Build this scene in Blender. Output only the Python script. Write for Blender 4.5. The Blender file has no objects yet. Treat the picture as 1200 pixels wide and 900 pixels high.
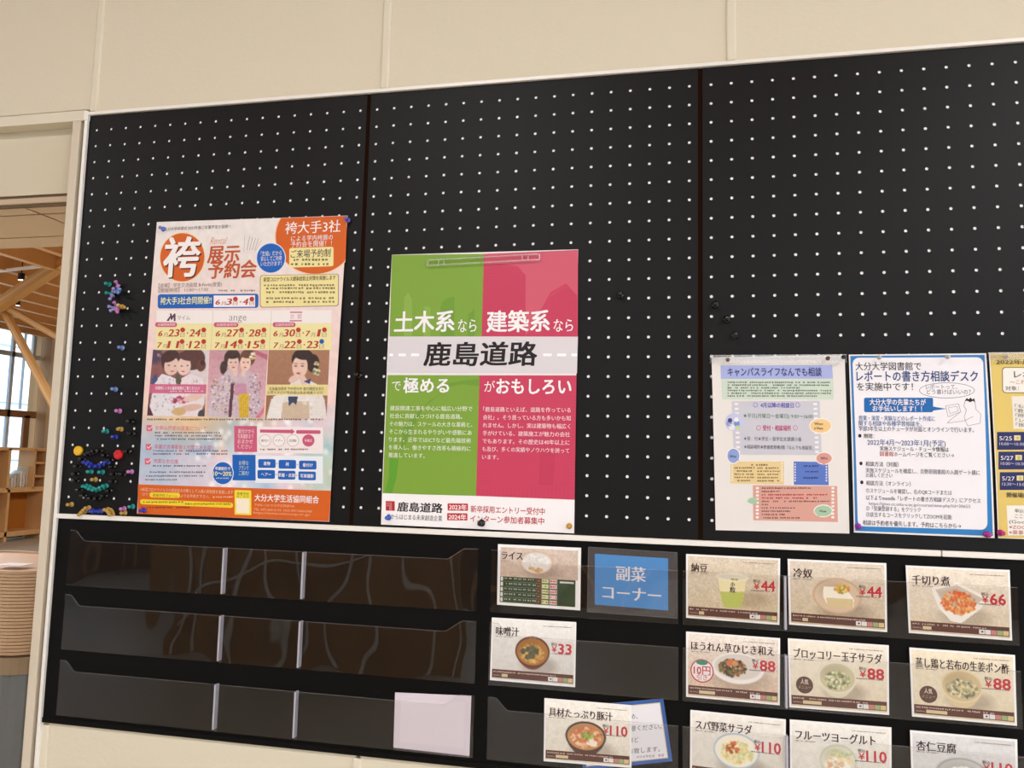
import bpy, bmesh, math, random
import numpy as np
from mathutils import Vector, Matrix

# ------------------------------------------------------------------ camera
SC = bpy.context.scene
COL = SC.collection
FPX = 919.378
CAM = (1.2043379, -1.3845295, 1.5026622)
# rows: camera right / up / back axes written in (world x, world z, -world y)
MR = ((0.97858473, 0.02262739, -0.20459698),
      (-0.00209009, 0.99498093, 0.10004294),
      (0.20583381, -0.09747287, 0.97372043))
cd = bpy.data.cameras.new('camera'); cam = bpy.data.objects.new('camera', cd); COL.objects.link(cam)
cd.sensor_width = 36.0; cd.lens = FPX / 1200 * 36.0; cd.clip_start = 0.05; cd.clip_end = 200
ax = [Vector((r[0], -r[2], r[1])) for r in MR]
m4 = Matrix.Identity(4)
for i in range(3):
    for j in range(3): m4[j][i] = ax[i][j]
m4.translation = Vector(CAM)
cam.matrix_world = m4
SC.camera = cam

# ------------------------------------------------------------------ sky, light, exposure
W = bpy.data.worlds.new('sky'); SC.world = W; W.use_nodes = True
nt = W.node_tree; bg = nt.nodes['Background']
tc = nt.nodes.new('ShaderNodeTexCoord'); sx = nt.nodes.new('ShaderNodeSeparateXYZ')
rp = nt.nodes.new('ShaderNodeValToRGB')
nt.links.new(tc.outputs['Generated'], sx.inputs[0]); nt.links.new(sx.outputs['Z'], rp.inputs[0])
rp.color_ramp.elements[0].position = 0.0; rp.color_ramp.elements[0].color = (0.72, 0.80, 0.88, 1)
rp.color_ramp.elements[1].position = 0.7; rp.color_ramp.elements[1].color = (0.62, 0.78, 1.0, 1)
nt.links.new(rp.outputs[0], bg.inputs['Color']); bg.inputs['Strength'].default_value = 4.5
SC.view_settings.view_transform = 'Standard'; SC.view_settings.look = 'None'
SC.view_settings.gamma = 1; SC.view_settings.use_curve_mapping = False
SC.view_settings.exposure = -0.14
SC.cycles.use_denoising = True
SC.cycles.max_bounces = 8; SC.cycles.diffuse_bounces = 5; SC.cycles.transparent_max_bounces = 16
SC.cycles.caustics_reflective = False; SC.cycles.caustics_refractive = False

def area_light(name, loc, size, power, color):
    l = bpy.data.lights.new(name, 'AREA'); l.shape = 'DISK'; l.size = size; l.energy = power; l.color = color
    o = bpy.data.objects.new(name, l); COL.objects.link(o); o.location = loc
    return o

# ------------------------------------------------------------------ helpers
def lin(c):
    if isinstance(c, str):
        c = [int(c[i:i + 2], 16) / 255 for i in (0, 2, 4)]
    return tuple((v / 12.92 if v <= .04045 else ((v + .055) / 1.055) ** 2.4) for v in c[:3]) + (1.0,)
_m = {}
def mat(name, col='ffffff', rough=.6, spec=.5, metal=0., noise=None, bump=None, trans=0., coat=0.):
    key = name
    if key in _m: return _m[key]
    m = bpy.data.materials.new(name); m.use_nodes = True; _m[key] = m
    n = m.node_tree; b = n.nodes['Principled BSDF']
    b.inputs['Base Color'].default_value = lin(col); b.inputs['Roughness'].default_value = rough
    b.inputs['Specular IOR Level'].default_value = spec; b.inputs['Metallic'].default_value = metal
    b.inputs['Transmission Weight'].default_value = trans; b.inputs['Coat Weight'].default_value = coat
    if noise:      # (scale, other colour, stretch vector)
        t = n.nodes.new('ShaderNodeTexCoord'); mp = n.nodes.new('ShaderNodeMapping'); x = n.nodes.new('ShaderNodeTexNoise')
        mx = n.nodes.new('ShaderNodeMix'); mx.data_type = 'RGBA'
        mp.inputs['Scale'].default_value = noise[2]
        x.inputs['Scale'].default_value = noise[0]; x.inputs['Detail'].default_value = 6
        n.links.new(t.outputs['Object'], mp.inputs[0]); n.links.new(mp.outputs[0], x.inputs['Vector'])
        mx.inputs['A'].default_value = lin(col); mx.inputs['B'].default_value = lin(noise[1])
        n.links.new(x.outputs[0], mx.inputs['Factor']); n.links.new(mx.outputs['Result'], b.inputs['Base Color'])
    if bump:       # (scale, strength, distance)
        t = n.nodes.new('ShaderNodeTexCoord'); x = n.nodes.new('ShaderNodeTexNoise'); bp = n.nodes.new('ShaderNodeBump')
        x.inputs['Scale'].default_value = bump[0]; x.inputs['Detail'].default_value = 4
        bp.inputs['Strength'].default_value = bump[1]; bp.inputs['Distance'].default_value = bump[2]
        n.links.new(t.outputs['Object'], x.inputs['Vector']); n.links.new(x.outputs[0], bp.inputs['Height'])
        n.links.new(bp.outputs[0], b.inputs['Normal'])
    return m

def ink(c):                                # printed ink, plain colour
    return mat('ink_' + c, c, .5, .3)

def obj(name, verts, faces, mats, parent=None, idx=None, smooth=False):
    me = bpy.data.meshes.new(name)
    me.from_pydata([tuple(v) for v in verts], [], faces)
    if not isinstance(mats, (list, tuple)): mats = [mats]
    for m in mats: me.materials.append(m)
    if idx is not None: me.polygons.foreach_set('material_index', idx)
    if smooth: me.polygons.foreach_set('use_smooth', [True] * len(me.polygons))
    me.update()
    o = bpy.data.objects.new(name, me); COL.objects.link(o)
    if parent: attach(o, parent)
    return o
def attach(o, parent):
    o.parent = parent
    o.matrix_parent_inverse = Matrix.Translation(-Vector(parent.location))   # every parent here is an unrotated Empty or mesh
def thing(name, label, cat, loc=(0, 0, 0), group=None):
    o = bpy.data.objects.new(name, None); COL.objects.link(o); o.location = loc; o.empty_display_size = .05
    o['label'] = label; o['category'] = cat
    if group: o['group'] = group
    return o
def tag(o, label, cat, group=None):
    o['label'] = label; o['category'] = cat
    if group: o['group'] = group
    return o
def struct(o):
    o['kind'] = 'structure'; return o

class MB:
    def __init__(s): s.v = []; s.f = []
    def add(s, v, f):
        n = len(s.v); s.v += [tuple(p) for p in v]; s.f += [tuple(i + n for i in q) for q in f]; return s
    def box(s, x0, x1, y0, y1, z0, z1, bev=0.):
        x0, x1 = min(x0, x1), max(x0, x1); y0, y1 = min(y0, y1), max(y0, y1); z0, z1 = min(z0, z1), max(z0, z1)
        if not bev:
            v = [(x, y, z) for x in (x0, x1) for y in (y0, y1) for z in (z0, z1)]
            return s.add(v, [(0, 1, 3, 2), (4, 6, 7, 5), (0, 4, 5, 1), (2, 3, 7, 6), (0, 2, 6, 4), (1, 5, 7, 3)])
        bm = bmesh.new(); bmesh.ops.create_cube(bm, size=1)
        for v in bm.verts: v.co = Vector(((x0 + x1) / 2 + v.co.x * (x1 - x0), (y0 + y1) / 2 + v.co.y * (y1 - y0), (z0 + z1) / 2 + v.co.z * (z1 - z0)))
        bmesh.ops.bevel(bm, geom=list(bm.edges), offset=bev, segments=2, affect='EDGES', profile=.5)
        bm.verts.index_update(); v = [tuple(p.co) for p in bm.verts]; f = [tuple(q.index for q in g.verts) for g in bm.faces]
        bm.free(); return s.add(v, f)
    def lathe(s, base, axis, prof, n=16):
        a = Vector(axis).normalized(); u = a.orthogonal().normalized(); w = a.cross(u); b = Vector(base)
        v = []; f = []
        for (r, h) in prof:
            for k in range(n):
                t = 2 * math.pi * k / n; v.append(b + a * h + (u * math.cos(t) + w * math.sin(t)) * r)
        for i in range(len(prof) - 1):
            for k in range(n):
                f.append((i * n + k, i * n + (k + 1) % n, (i + 1) * n + (k + 1) % n, (i + 1) * n + k))
        f.append(tuple(range(n))[::-1]); f.append(tuple((len(prof) - 1) * n + k for k in range(n)))
        return s.add(v, f)
    def beam(s, p, q, w, h, up=(0, 0, 1)):
        p, q = Vector(p), Vector(q); d = (q - p).normalized(); a = d.cross(Vector(up)).normalized() * w / 2; b = a.cross(d).normalized() * h / 2
        v = [e + sa * a + sb * b for e in (p, q) for sa, sb in ((-1, -1), (1, -1), (1, 1), (-1, 1))]
        return s.add(v, [(0, 1, 2, 3), (7, 6, 5, 4), (0, 4, 5, 1), (1, 5, 6, 2), (2, 6, 7, 3), (3, 7, 4, 0)])
    def prism(s, pts, y0, y1):            # polygon in (x, z) extruded along y
        n = len(pts); v = [(x, y0, z) for x, z in pts] + [(x, y1, z) for x, z in pts]
        f = [tuple(range(n)), tuple(range(2 * n - 1, n - 1, -1))] + [(i, i + n, (i + 1) % n + n, (i + 1) % n) for i in range(n)]
        return s.add(v, f)
    def build(s, name, m, parent=None, smooth=False): return obj(name, s.v, s.f, m, parent, smooth=smooth)

def at(px, py, d=0.):
    """photo pixel (1200x900) -> (x, z) on the plane d metres in front of the notice board"""
    a, b, c = (px - 600) / FPX, -(py - 450) / FPX, -1.0
    r = [MR[0][i] * a + MR[1][i] * b + MR[2][i] * c for i in range(3)]
    s = (d + CAM[1]) / r[2]
    return CAM[0] + s * r[0], CAM[2] + s * r[1]

# ------------------------------------------------------------------ materials
def thin_fresnel(n):
    """clear sheet with two faces: the same 4 % at each, whichever side the ray comes from"""
    fr = n.nodes.new('ShaderNodeFresnel'); g = n.nodes.new('ShaderNodeNewGeometry'); m = n.nodes.new('ShaderNodeMix')
    m.inputs['A'].default_value = 1.5; m.inputs['B'].default_value = 1 / 1.5
    n.links.new(g.outputs['Backfacing'], m.inputs['Factor']); n.links.new(m.outputs['Result'], fr.inputs['IOR'])
    return fr
BLACK = mat('black_board_vinyl', '070707', .48, .21, noise=(3, '0c0c0c', (1, 1, 1)), bump=(900, .15, .0004))
BLACK2 = mat('black_lower_board', '070605', .6, .12, noise=(3, '0b0a09', (1, 1, 1)))
SEAM = mat('dark_seam', '1e0e05', .9, .05)
WHITE_AL = mat('white_coated_aluminium', 'efece4', .35, .5)
HOLEW = mat('white_backing', 'ffffff', .5)
CREAM = mat('cream_wall_board', 'dad2ba', .8, .3, noise=(2, 'ddd5bf', (1, 1, 1)), bump=(120, .25, .002))
CREAM2 = mat('cream_joint', 'dfd7c2', .7)
CREAM_S = mat('cream_smooth', 'd3c9b0', .7)
PAPER = mat('white_paper', 'ebe8e6', .5, .4)
PAPERG = mat('satin_white_card', 'f7f5f2', .4, .4)
WOOD = mat('pale_wood', 'd6ab76', .5, noise=(6, 'c99a60', (1, 1, .2)))
WOOD_O = mat('orange_ply', 'c58a22', .6, noise=(3, 'b57a18', (.3, .3, 1)))
WOOD_B = mat('glulam_timber', 'c79a5c', .55, noise=(8, 'b98a4c', (.3, 1, 1)))
WOOD_D = mat('brown_timber', '8c6238', .5, noise=(5, '7a5230', (1, 1, .1)))
FLOORM = mat('grey_beige_floor', 'b3aa9a', .45, noise=(2, 'a89f8f', (1, 1, 1)))

def acrylic():
    m = bpy.data.materials.new('clear_acrylic'); m.use_nodes = True; n = m.node_tree
    n.nodes.remove(n.nodes['Principled BSDF']); out = n.nodes['Material Output']
    tr = n.nodes.new('ShaderNodeBsdfTransparent'); gl = n.nodes.new('ShaderNodeBsdfGlossy'); fr = thin_fresnel(n); mx = n.nodes.new('ShaderNodeMixShader')
    tr.inputs[0].default_value = (.995, .995, .995, 1); gl.inputs['Roughness'].default_value = .02
    n.links.new(fr.outputs[0], mx.inputs[0]); n.links.new(tr.outputs[0], mx.inputs[1]); n.links.new(gl.outputs[0], mx.inputs[2]); n.links.new(mx.outputs[0], out.inputs[0])
    t = n.nodes.new('ShaderNodeTexCoord'); x = n.nodes.new('ShaderNodeTexNoise'); bp = n.nodes.new('ShaderNodeBump')
    x.inputs['Scale'].default_value = 5; x.inputs['Detail'].default_value = 1
    bp.inputs['Strength'].default_value = .25; bp.inputs['Distance'].default_value = .02
    n.links.new(t.outputs['Object'], x.inputs['Vector']); n.links.new(x.outputs[0], bp.inputs['Height'])
    n.links.new(bp.outputs[0], gl.inputs['Normal'])
    return m
ACR = acrylic()
ACR_EDGE = mat('acrylic_cut_edge', 'b9b9c4', .3, .6)
def film(name='clear_film', haze=.05):
    m = bpy.data.materials.new(name); m.use_nodes = True; n = m.node_tree
    n.nodes.remove(n.nodes['Principled BSDF']); out = n.nodes['Material Output']
    tr = n.nodes.new('ShaderNodeBsdfTransparent'); gl = n.nodes.new('ShaderNodeBsdfGlossy'); df = n.nodes.new('ShaderNodeBsdfDiffuse')
    fr = thin_fresnel(n); mx = n.nodes.new('ShaderNodeMixShader'); m2 = n.nodes.new('ShaderNodeMixShader')
    gl.inputs['Roughness'].default_value = .12; m2.inputs[0].default_value = haze; df.inputs[0].default_value = (.7, .7, .72, 1)
    n.links.new(tr.outputs[0], m2.inputs[1]); n.links.new(df.outputs[0], m2.inputs[2])
    n.links.new(fr.outputs[0], mx.inputs[0]); n.links.new(m2.outputs[0], mx.inputs[1]); n.links.new(gl.outputs[0], mx.inputs[2]); n.links.new(mx.outputs[0], out.inputs[0])
    return m
FILM = film(); RODM = film('clear_rod', .28); EDGE = film('clear_edge', .06)
def vcol_mat(name, rough=.5):
    m = bpy.data.materials.new(name); m.use_nodes = True; n = m.node_tree; b = n.nodes['Principled BSDF']
    a = n.nodes.new('ShaderNodeVertexColor'); a.layer_name = 'print'
    n.links.new(a.outputs[0], b.inputs['Base Color']); b.inputs['Roughness'].default_value = rough; b.inputs['Specular IOR Level'].default_value = .3
    return m
PRINTED = vcol_mat('printed_picture')

# ------------------------------------------------------------------ the setting
def zz(px, py, d=0.): return at(px, py, d)[1]
# floor and ceilings
struct(MB().box(-10.3, 7, -8, 11, -.05, 0).build('floor', FLOORM))
cl = struct(MB().box(-10.3, 7, -8, 11, 3.66, 3.72).build('ceiling', WOOD_O))
for k in range(29):                       # battens running towards the window end
    x = -10 + k * .6 + .2
    MB().box(x - .045, x + .045, -7.8, 10.6, 3.5, 3.66).build('batten', WOOD, cl)
# lower soffit just beyond the opening
so = struct(MB().box(-6, -.03, .14, 2.14, 2.6, 3.66).build('ceiling_soffit', mat('beige_soffit', '7a6048', .8)))
so.name = 'trim_1'
SOF = mat('beige_soffit_board', 'cdb492', .7, noise=(2, 'c8ae8b', (1, 1, 1)))
ys = [.14, .8, 1.215, 1.625, 1.955, 2.14]
for i in range(5):
    for x0, x1 in ((-6, -3.2), (-3.2, -1.674), (-1.674, -.03)):
        MB().box(x0 + .007, x1 - .007, ys[i] + .007, ys[i + 1] - .007, 2.588, 2.6).build('soffit_board', SOF, so)
# front wall that carries the board: backing + cream boards with joint strips
wall = struct(MB().box(-.040, 7, .018, .14, 0, 3.66).build('wall_front', CREAM2))
zt = zz(110, 122)
sx1, sx2, sx3 = at(114, 60)[0], at(463, 50)[0], at(857, 30)[0]
step = (sx3 - sx1) / 2
jz = 3.0
edges = [sx1 + step * k for k in range(-1, 10)]
for k in range(1, 10):
    x0, x1 = edges[k], min(edges[k + 1], 7)
    if x1 <= x0 + .01: continue
    MB().box(x0 + .004, x1 - .004, .004, .018, .1, 3.64, .002).build('wall_panel', CREAM, wall)
for k in range(1, 10):
    for za_, zb_ in ((.1, zz(300, 868.5) - .012), (zz(700, 85.2) + .003, 3.64)): MB().box(edges[k] - .0085, edges[k] + .0085, .0, .01, za_, zb_, .003).build('joint_strip', CREAM2, wall)
fx0_ = -.0285
# lintel over the opening
zl = zz(84, 226, -.03)
lint = struct(MB().box(-6, -.0405, .03, .05, zl, 3.66).build('wall_left_lintel', CREAM_S)); lint.name = 'trim_2'
MB().box(-6, sx1 - .006, .004, .03, zz(100, 127.5), 3.64, .002).build('wall_panel', CREAM, lint)
MB().box(-6, fx0_, -.002, .03, zz(100, 141.5), zz(100, 129.5), .001).build('head_frame', CREAM2, lint)
z2 = zz(84, 229, -.04)
MB().box(-6, -.045, .034, .042, zl - .008, zl).build('shadow_gap', mat('gap_brown', '6b5638', .7), lint)
MB().box(-6, -.045, .024, .048, zl - .021, zl - .008, .002).build('door_track', mat('track_beige', 'c3ae93', .6), lint)
MB().box(-6, -.045, .03, .04, zl - .0255, zl - .021).build('track_groove', _m['gap_brown'], lint)
# wall-end trim: cream post + white strip
zb = 0
tr = struct(MB().box(at(88.5, 130)[0] - .001, at(97, 132)[0], -.004, .14, 0, zz(100, 142), .001).build('trim_3', mat('cream_post', 'd3c7b2', .6)))
# ------------------------------------------------------------------ notice board
fx0 = -.0265
Z_TOP = zz(700, 85.2); 
z_in = zz(700, 89.4)
Zr1, Zr0 = zz(700, 628.0), zz(700, 634.4)
Zlow = zz(300, 868.5)
nb = thing('notice_board', 'large black perforated notice board in a white metal frame on the cream wall', 'notice board', (0.6, 0, Zr0))
PIT = .035; R0 = 2.18; NR = 23
gx3 = .0027
px_edges = [(-.0195, 17.5 * PIT - .004), (17.5 * PIT + .004, 35.5 * PIT + gx3 / 2 - .004), (35.5 * PIT + gx3 / 2 + .004, 54 * PIT + gx3)]
def perforated(x0, x1, c0, c1, off):
    """face board with real round holes: every cell a square ring around an octagon, a short wall and the white backing behind"""
    v = []; f = []; mi = []
    hz = PIT / 2; r = .0029; dep = .0012
    oct_ = [(math.cos(math.pi / 4 * k), math.sin(math.pi / 4 * k)) for k in range(8)]
    ztop, zbot = z_in, Zr1
    def quad(a, b, c, d, y=0.):
        n = len(v); v.extend([(a, y, c), (b, y, c), (b, y, d), (a, y, d)]); f.append((n, n + 1, n + 2, n + 3)); mi.append(0)
    cx0, cx1 = c0 * PIT - hz + off, c1 * PIT + hz + off
    rz1, rz0 = R0 + hz, R0 - (NR - 1) * PIT - hz
    if cx0 > x0: quad(x0, cx0, zbot, ztop)
    if cx1 < x1: quad(cx1, x1, zbot, ztop)
    quad(max(x0, cx0), min(x1, cx1), rz1, ztop)
    if rz0 > zbot: quad(max(x0, cx0), min(x1, cx1), zbot, rz0)
    for c in range(c0, c1 + 1):
        for q in range(NR):
            x, z = c * PIT + off, R0 - q * PIT
            n = len(v)
            for k, (a, b) in enumerate(oct_):
                s = 1 if k % 2 else 1
                ox, oz = max(-1, min(1, round(a * 1.4))) * hz, max(-1, min(1, round(b * 1.4))) * hz
                v.append((min(max(x + ox, x0), x1), 0, max(z + oz, zbot))); v.append((x + a * r, 0, z + b * r)); v.append((x + a * r, dep, z + b * r))
            for k in range(8):
                i, j = n + 3 * k, n + 3 * ((k + 1) % 8)
                f.append((i, j, j + 1, i + 1)); mi.append(0)
                f.append((i + 1, j + 1, j + 2, i + 2)); mi.append(1)
    return v, f, mi
for i, (c0, c1, off) in enumerate([(0, 17, 0), (18, 35, 0), (36, 53, gx3)]):
    x0, x1 = px_edges[i]
    v, f, mi = perforated(x0, x1, c0, c1, off)
    o = obj('perforated_panel', v, f, [BLACK, BLACK], nb, idx=mi)
    b = MB().box(x0, x1, .0012, .0035, Zr1, z_in).build('backing_sheet', HOLEW, o)
for i in (0, 1):
    x = (px_edges[i][1] + px_edges[i + 1][0]) / 2
    MB().box(x - .005, x + .005, .0011, .0035, Zr1, z_in).build('panel_seam', SEAM, nb)
MB().box(fx0 + .0075, 2.1, -.006, .004, z_in, Z_TOP, .001).build('top_rail', WHITE_AL, nb)
MB().box(fx0, fx0 + .0073, -.0062, .004, 0.0, Z_TOP + .001, .001).build('white_strip', WHITE_AL, tr)
MB().box(fx0 - .002, fx0 + .0085, -.0075, .004, Z_TOP - .018, Z_TOP + .0015, .001).build('corner_cap', WHITE_AL, nb)
MB().box(fx0 + .007, 1.615, -.006, .004, Zr0, Zr1, .001).build('middle_rail', WHITE_AL, nb)
MB().box(1.617, 2.1, -.006, .004, Zr0, Zr1, .001).build('middle_rail', WHITE_AL, nb)

# ------------------------------------------------------------------ menu board with acrylic pockets
mbd = thing('menu_board', 'black lower board with rows of clear acrylic menu pockets', 'menu board', (0.6, 0, Zlow))
MB().box(fx0 + .0075, 2.1, -.0005, .0035, Zlow, Zr0).build('backing_panel', BLACK2, mbd)
MB().box(fx0 + .0075, 2.1, -.003, .0035, Zlow - .006, Zlow + .004, .0008).build('bottom_rail', BLACK2, mbd)
PD = .012          # pocket front stands 12 mm off the board
def pocket(x0, x1, ztab, zlow, zbot, tabl=True, tabr=True, div=()):
    pts = [(x0, zbot)]
    if tabl: pts += [(x0, ztab), (x0 + .014, ztab), (x0 + .034, zlow)]
    else: pts += [(x0, zlow)]
    if tabr: pts += [(x1 - .056, zlow), (x1 - .026, ztab), (x1, ztab)]
    else: pts += [(x1, zlow)]
    pts += [(x1, zbot)]
    m = MB(); m.prism(pts[::-1], -PD - .0015, -PD)
    o = m.build('card_pocket', ACR, mbd)
    e = MB()
    for (a, b) in zip(pts[1:-1], pts[2:]):          # polished cut edge along the top
        if abs(a[0] - b[0]) + abs(a[1] - b[1]) > .001 and not (a[0] == b[0] and a[0] in (x0, x1)):
            e.beam((a[0], -PD - .0008, a[1]), (b[0], -PD - .0008, b[1]), .0012, .0006, (0, 1, 0))
    e.build('cut_edge', EDGE, o)
    MB().box(x0, x1, -PD, -.0005, zbot, zbot + .0015).build('bottom_lip', ACR, o)
    for xd in div:
        MB().box(xd - .0018, xd + .0018, -PD - .0005, -.001, zbot + .002, zlow - .001, .0004).build('divider', ACR_EDGE, o)
def pz(px, py): return at(px, py, PD + .001)
PX0, PX1 = pz(80, 650)[0], pz(559, 700)[0]
for (tab, low, bot, dv) in (((87, 621.5), (300, 644), (300, 700), (260.5, 354)), ((82, 697), (300, 724.5), (300, 780), (256, 350)), ((75, 774), (250, 802), (250, 857), (250.5, 345))):
    zt_, zl_, zb_ = pz(*tab)[1], pz(*low)[1], pz(*bot)[1]
    pocket(PX0, PX1, zt_, zl_, zb_, True, True, [pz(d, low[1] + 25)[0] for d in dv])
    pocket(pz(572, 816)[0], pz(795, 745)[0], zt_, zl_, zb_, True, False)
    pocket(pz(800, 700)[0], pz(1193, 700)[0], zt_, zl_, zb_, False, False, [pz(920.5, 700)[0]])
    pocket(pz(1215, 700)[0], pz(1330, 700)[0], zt_, zl_, zb_, True, True)

# ------------------------------------------------------------------ printed matter
_g = {}
COPIES = {'bold': ((0, 0), (.028, 0), (0, .022), (.028, .022)), 'black': ((0, 0), (.045, 0), (0, .032), (.045, .032), (.022, .016)), 'semi': ((0, 0), (.018, 0)), 'serif': ((0, 0), (.022, 0)), 'serifb': ((0, 0), (.026, 0), (.052, 0)), 'brush': ((0, 0), (.034, 0), (.0, .03), (.034, .03), (.06, .015))}
def glyphs(s, style='sans', res=2):
    k = (s, style, res)
    if k in _g: return _g[k]
    c = bpy.data.curves.new('t', 'FONT'); c.body = s; c.resolution_u = res; c.size = 1
    c.offset = {'heavy': .028, 'light': -.012}.get(style, 0)
    o = bpy.data.objects.new('t', c); COL.objects.link(o)
    dg = bpy.context.evaluated_depsgraph_get(); me = bpy.data.meshes.new_from_object(o.evaluated_get(dg))
    V = np.array([v.co[:2] for v in me.vertices]) if len(me.vertices) else np.zeros((0, 2))
    F = [tuple(p.vertices) for p in me.polygons]
    bpy.data.objects.remove(o); bpy.data.meshes.remove(me); bpy.data.curves.remove(c)
    L = np.zeros(len(V)); cp = COPIES.get(style)
    if cp and len(V):                     # heavier weights: shifted copies; serif: thick uprights, thin bars
        n = len(V); F = [tuple(a + i * n for a in q) for i in range(len(cp)) for q in F]
        L = np.repeat(np.arange(len(cp)) * .3, n); V = np.vstack([V + c_ for c_ in cp])
    _g[k] = (V, F, L); return _g[k]

class Print:
    """print laid on a paper: thin coloured layers a few hundredths of a millimetre apart"""
    def __init__(s, parent, surf, mp): s.p = parent; s.surf = surf; s.mp = mp; s.parts = {}
    def _add(s, part, m, layer, XZ, F, L=None):
        P = s.parts.setdefault(part, dict(v=[], f=[], mi=[], mats=[]))
        if m not in P['mats']: P['mats'].append(m)
        n = len(P['v']); k = P['mats'].index(m)
        for i_, (x, z) in enumerate(XZ): P['v'].append((x, -(s.surf(x, z) + .00015 + .00007 * (layer + (L[i_] if L is not None else 0))), z))
        P['f'] += [tuple(a + n for a in q) for q in F]; P['mi'] += [k] * len(F)
    def poly(s, part, m, layer, K, pts, cut=.03):
        XZ = [s.mp(K, *p) for p in pts]
        xs = [p[0] for p in XZ]; zs = [p[1] for p in XZ]
        bm = bmesh.new(); bm.faces.new([bm.verts.new((x, 0, z)) for x, z in XZ])
        if max(max(xs) - min(xs), max(zs) - min(zs)) > cut:
            for lo, hi, no in ((min(xs), max(xs), (1, 0, 0)), (min(zs), max(zs), (0, 0, 1))):
                t = math.floor(lo / cut) * cut + cut
                while t < hi:
                    bmesh.ops.bisect_plane(bm, geom=list(bm.verts) + list(bm.edges) + list(bm.faces), plane_co=(t, 0, t), plane_no=no)
                    t += cut
        bm.verts.index_update(); V = [(v.co.x, v.co.z) for v in bm.verts]
        F = [tuple(v.index for v in f.verts) for f in bm.faces]; bm.free()
        s._add(part, m, layer, V, F)
    def rect(s, part, m, layer, K, x0, y0, x1, y1, slope=0., rnd=0.):
        if rnd:
            P = []
            for cx, cy, a0 in ((x1 - rnd, y0 + rnd, -90), (x1 - rnd, y1 - rnd, 0), (x0 + rnd, y1 - rnd, 90), (x0 + rnd, y0 + rnd, 180)):
                for t in range(0, 91, 18):
                    a = math.radians(a0 + t); P.append((cx + rnd * math.cos(a), cy + rnd * math.sin(a)))
        else: P = [(x0, y0), (x1, y0), (x1, y1), (x0, y1)]
        s.poly(part, m, layer, K, [(x, y + slope * (x - x0)) for x, y in P])
    def ell(s, part, m, layer, K, cx, cy, rx, ry, n=40, clip=None):
        P = [(cx + rx * math.cos(2 * math.pi * k / n), cy + ry * math.sin(2 * math.pi * k / n)) for k in range(n)]
        if clip: P = clip(P)
        s.poly(part, m, layer, K, P)
    def line(s, part, m, layer, K, pts, w):
        XZ = [s.mp(K, *p) for p in pts]
        for (ax_, az), (bx, bz) in zip(XZ, XZ[1:]):
            l = math.hypot(bx - ax_, bz - az)
            if l < 1e-6: continue
            nx, nz = -(bz - az) / l * w / 2, (bx - ax_) / l * w / 2
            s._add(part, m, layer, [(ax_ + nx, az + nz), (ax_ - nx, az - nz), (bx - nx, bz - nz), (bx + nx, bz + nz)], [(0, 1, 2, 3)])
    def text(s, m, K, t, x, y, xr, h, style='sans', layer=6, part='lettering', slant=0.):
        V, F, L = glyphs(t, style)
        if not len(V): return
        X0, Zc = s.mp(K, x, y); X1, Zr = s.mp(K, xr, y); _, Za = s.mp(K, x, y - h / 2); _, Zb = s.mp(K, x, y + h / 2)
        a, b = V[:, 0].min(), V[:, 0].max(); H = Za - Zb
        q = (V[:, 1] + .08) / .92
        X = X0 + (V[:, 0] - a) / (b - a) * (X1 - X0) + slant * H * (q - .5); Z = Zb + q * H
        if abs(s.rot) > 0: Z = Z + (X - X0) * s.rot
        s._add(part, m, layer, list(zip(X.tolist(), Z.tolist())), F, L)
    rot = 0.
    def bars(s, m, K, x, y, xr, h, seed=1, layer=6):          # lines of print too small to read
        R = random.Random(seed * 7 + int(x + y)); px = x
        while px < xr - h * .4:
            w = h * R.choice((.55, .7, .85)); 
            if R.random() < .9: s.rect('small_print', m, layer, K, px, y - h * R.uniform(.25, .42), min(px + w, xr), y + h * R.uniform(.2, .42))
            px += w + h * R.choice((.2, .3, .3, .6))
    def raster(s, name, quad, img, layer, K=None):
        """quad: TL TR BR BL; img: (h, w, 3) sRGB -> a grid of coloured vertices"""
        h, w = img.shape[:2]; q = [np.array(s.mp(K, *p)) for p in quad]
        uu, vv = np.meshgrid(np.linspace(0, 1, w), np.linspace(0, 1, h))
        XZ = (q[0][None, None] * ((1 - uu) * (1 - vv))[..., None] + q[1] * (uu * (1 - vv))[..., None] + q[2] * (uu * vv)[..., None] + q[3] * ((1 - uu) * vv)[..., None]).reshape(-1, 2)
        V = np.zeros((h * w, 3)); V[:, 0] = XZ[:, 0]; V[:, 2] = XZ[:, 1]
        V[:, 1] = [-(s.surf(x, z) + .00015 + .00007 * layer) for x, z in XZ]
        i = np.arange(h * w).reshape(h, w)
        F = np.stack([i[:-1, :-1], i[1:, :-1], i[1:, 1:], i[:-1, 1:]], -1).reshape(-1, 4)
        me = bpy.data.meshes.new(name)
        me.vertices.add(len(V)); me.vertices.foreach_set('co', V.ravel())
        me.loops.add(F.size); me.loops.foreach_set('vertex_index', F.ravel().astype(np.int32))
        me.polygons.add(len(F)); me.polygons.foreach_set('loop_start', np.arange(0, F.size, 4, dtype=np.int32))
        me.update(calc_edges=True)
        c = np.clip(img.reshape(-1, 3), 0, 1); c = np.where(c <= .04045, c / 12.92, ((c + .055) / 1.055) ** 2.4)
        at_ = me.color_attributes.new('print', 'FLOAT_COLOR', 'POINT')
        at_.data.foreach_set('color', np.hstack([c, np.ones((len(c), 1))]).astype(np.float32).ravel())
        me.materials.append(PRINTED); me.validate()
        o = bpy.data.objects.new(name, me); COL.objects.link(o); attach(o, s.p); return o
    def build(s):
        for k, P in s.parts.items():
            o = obj(k, P['v'], P['f'], P['mats'], s.p, idx=P['mi'])
            if k == 'small_print': o['kind'] = 'stuff'

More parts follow.
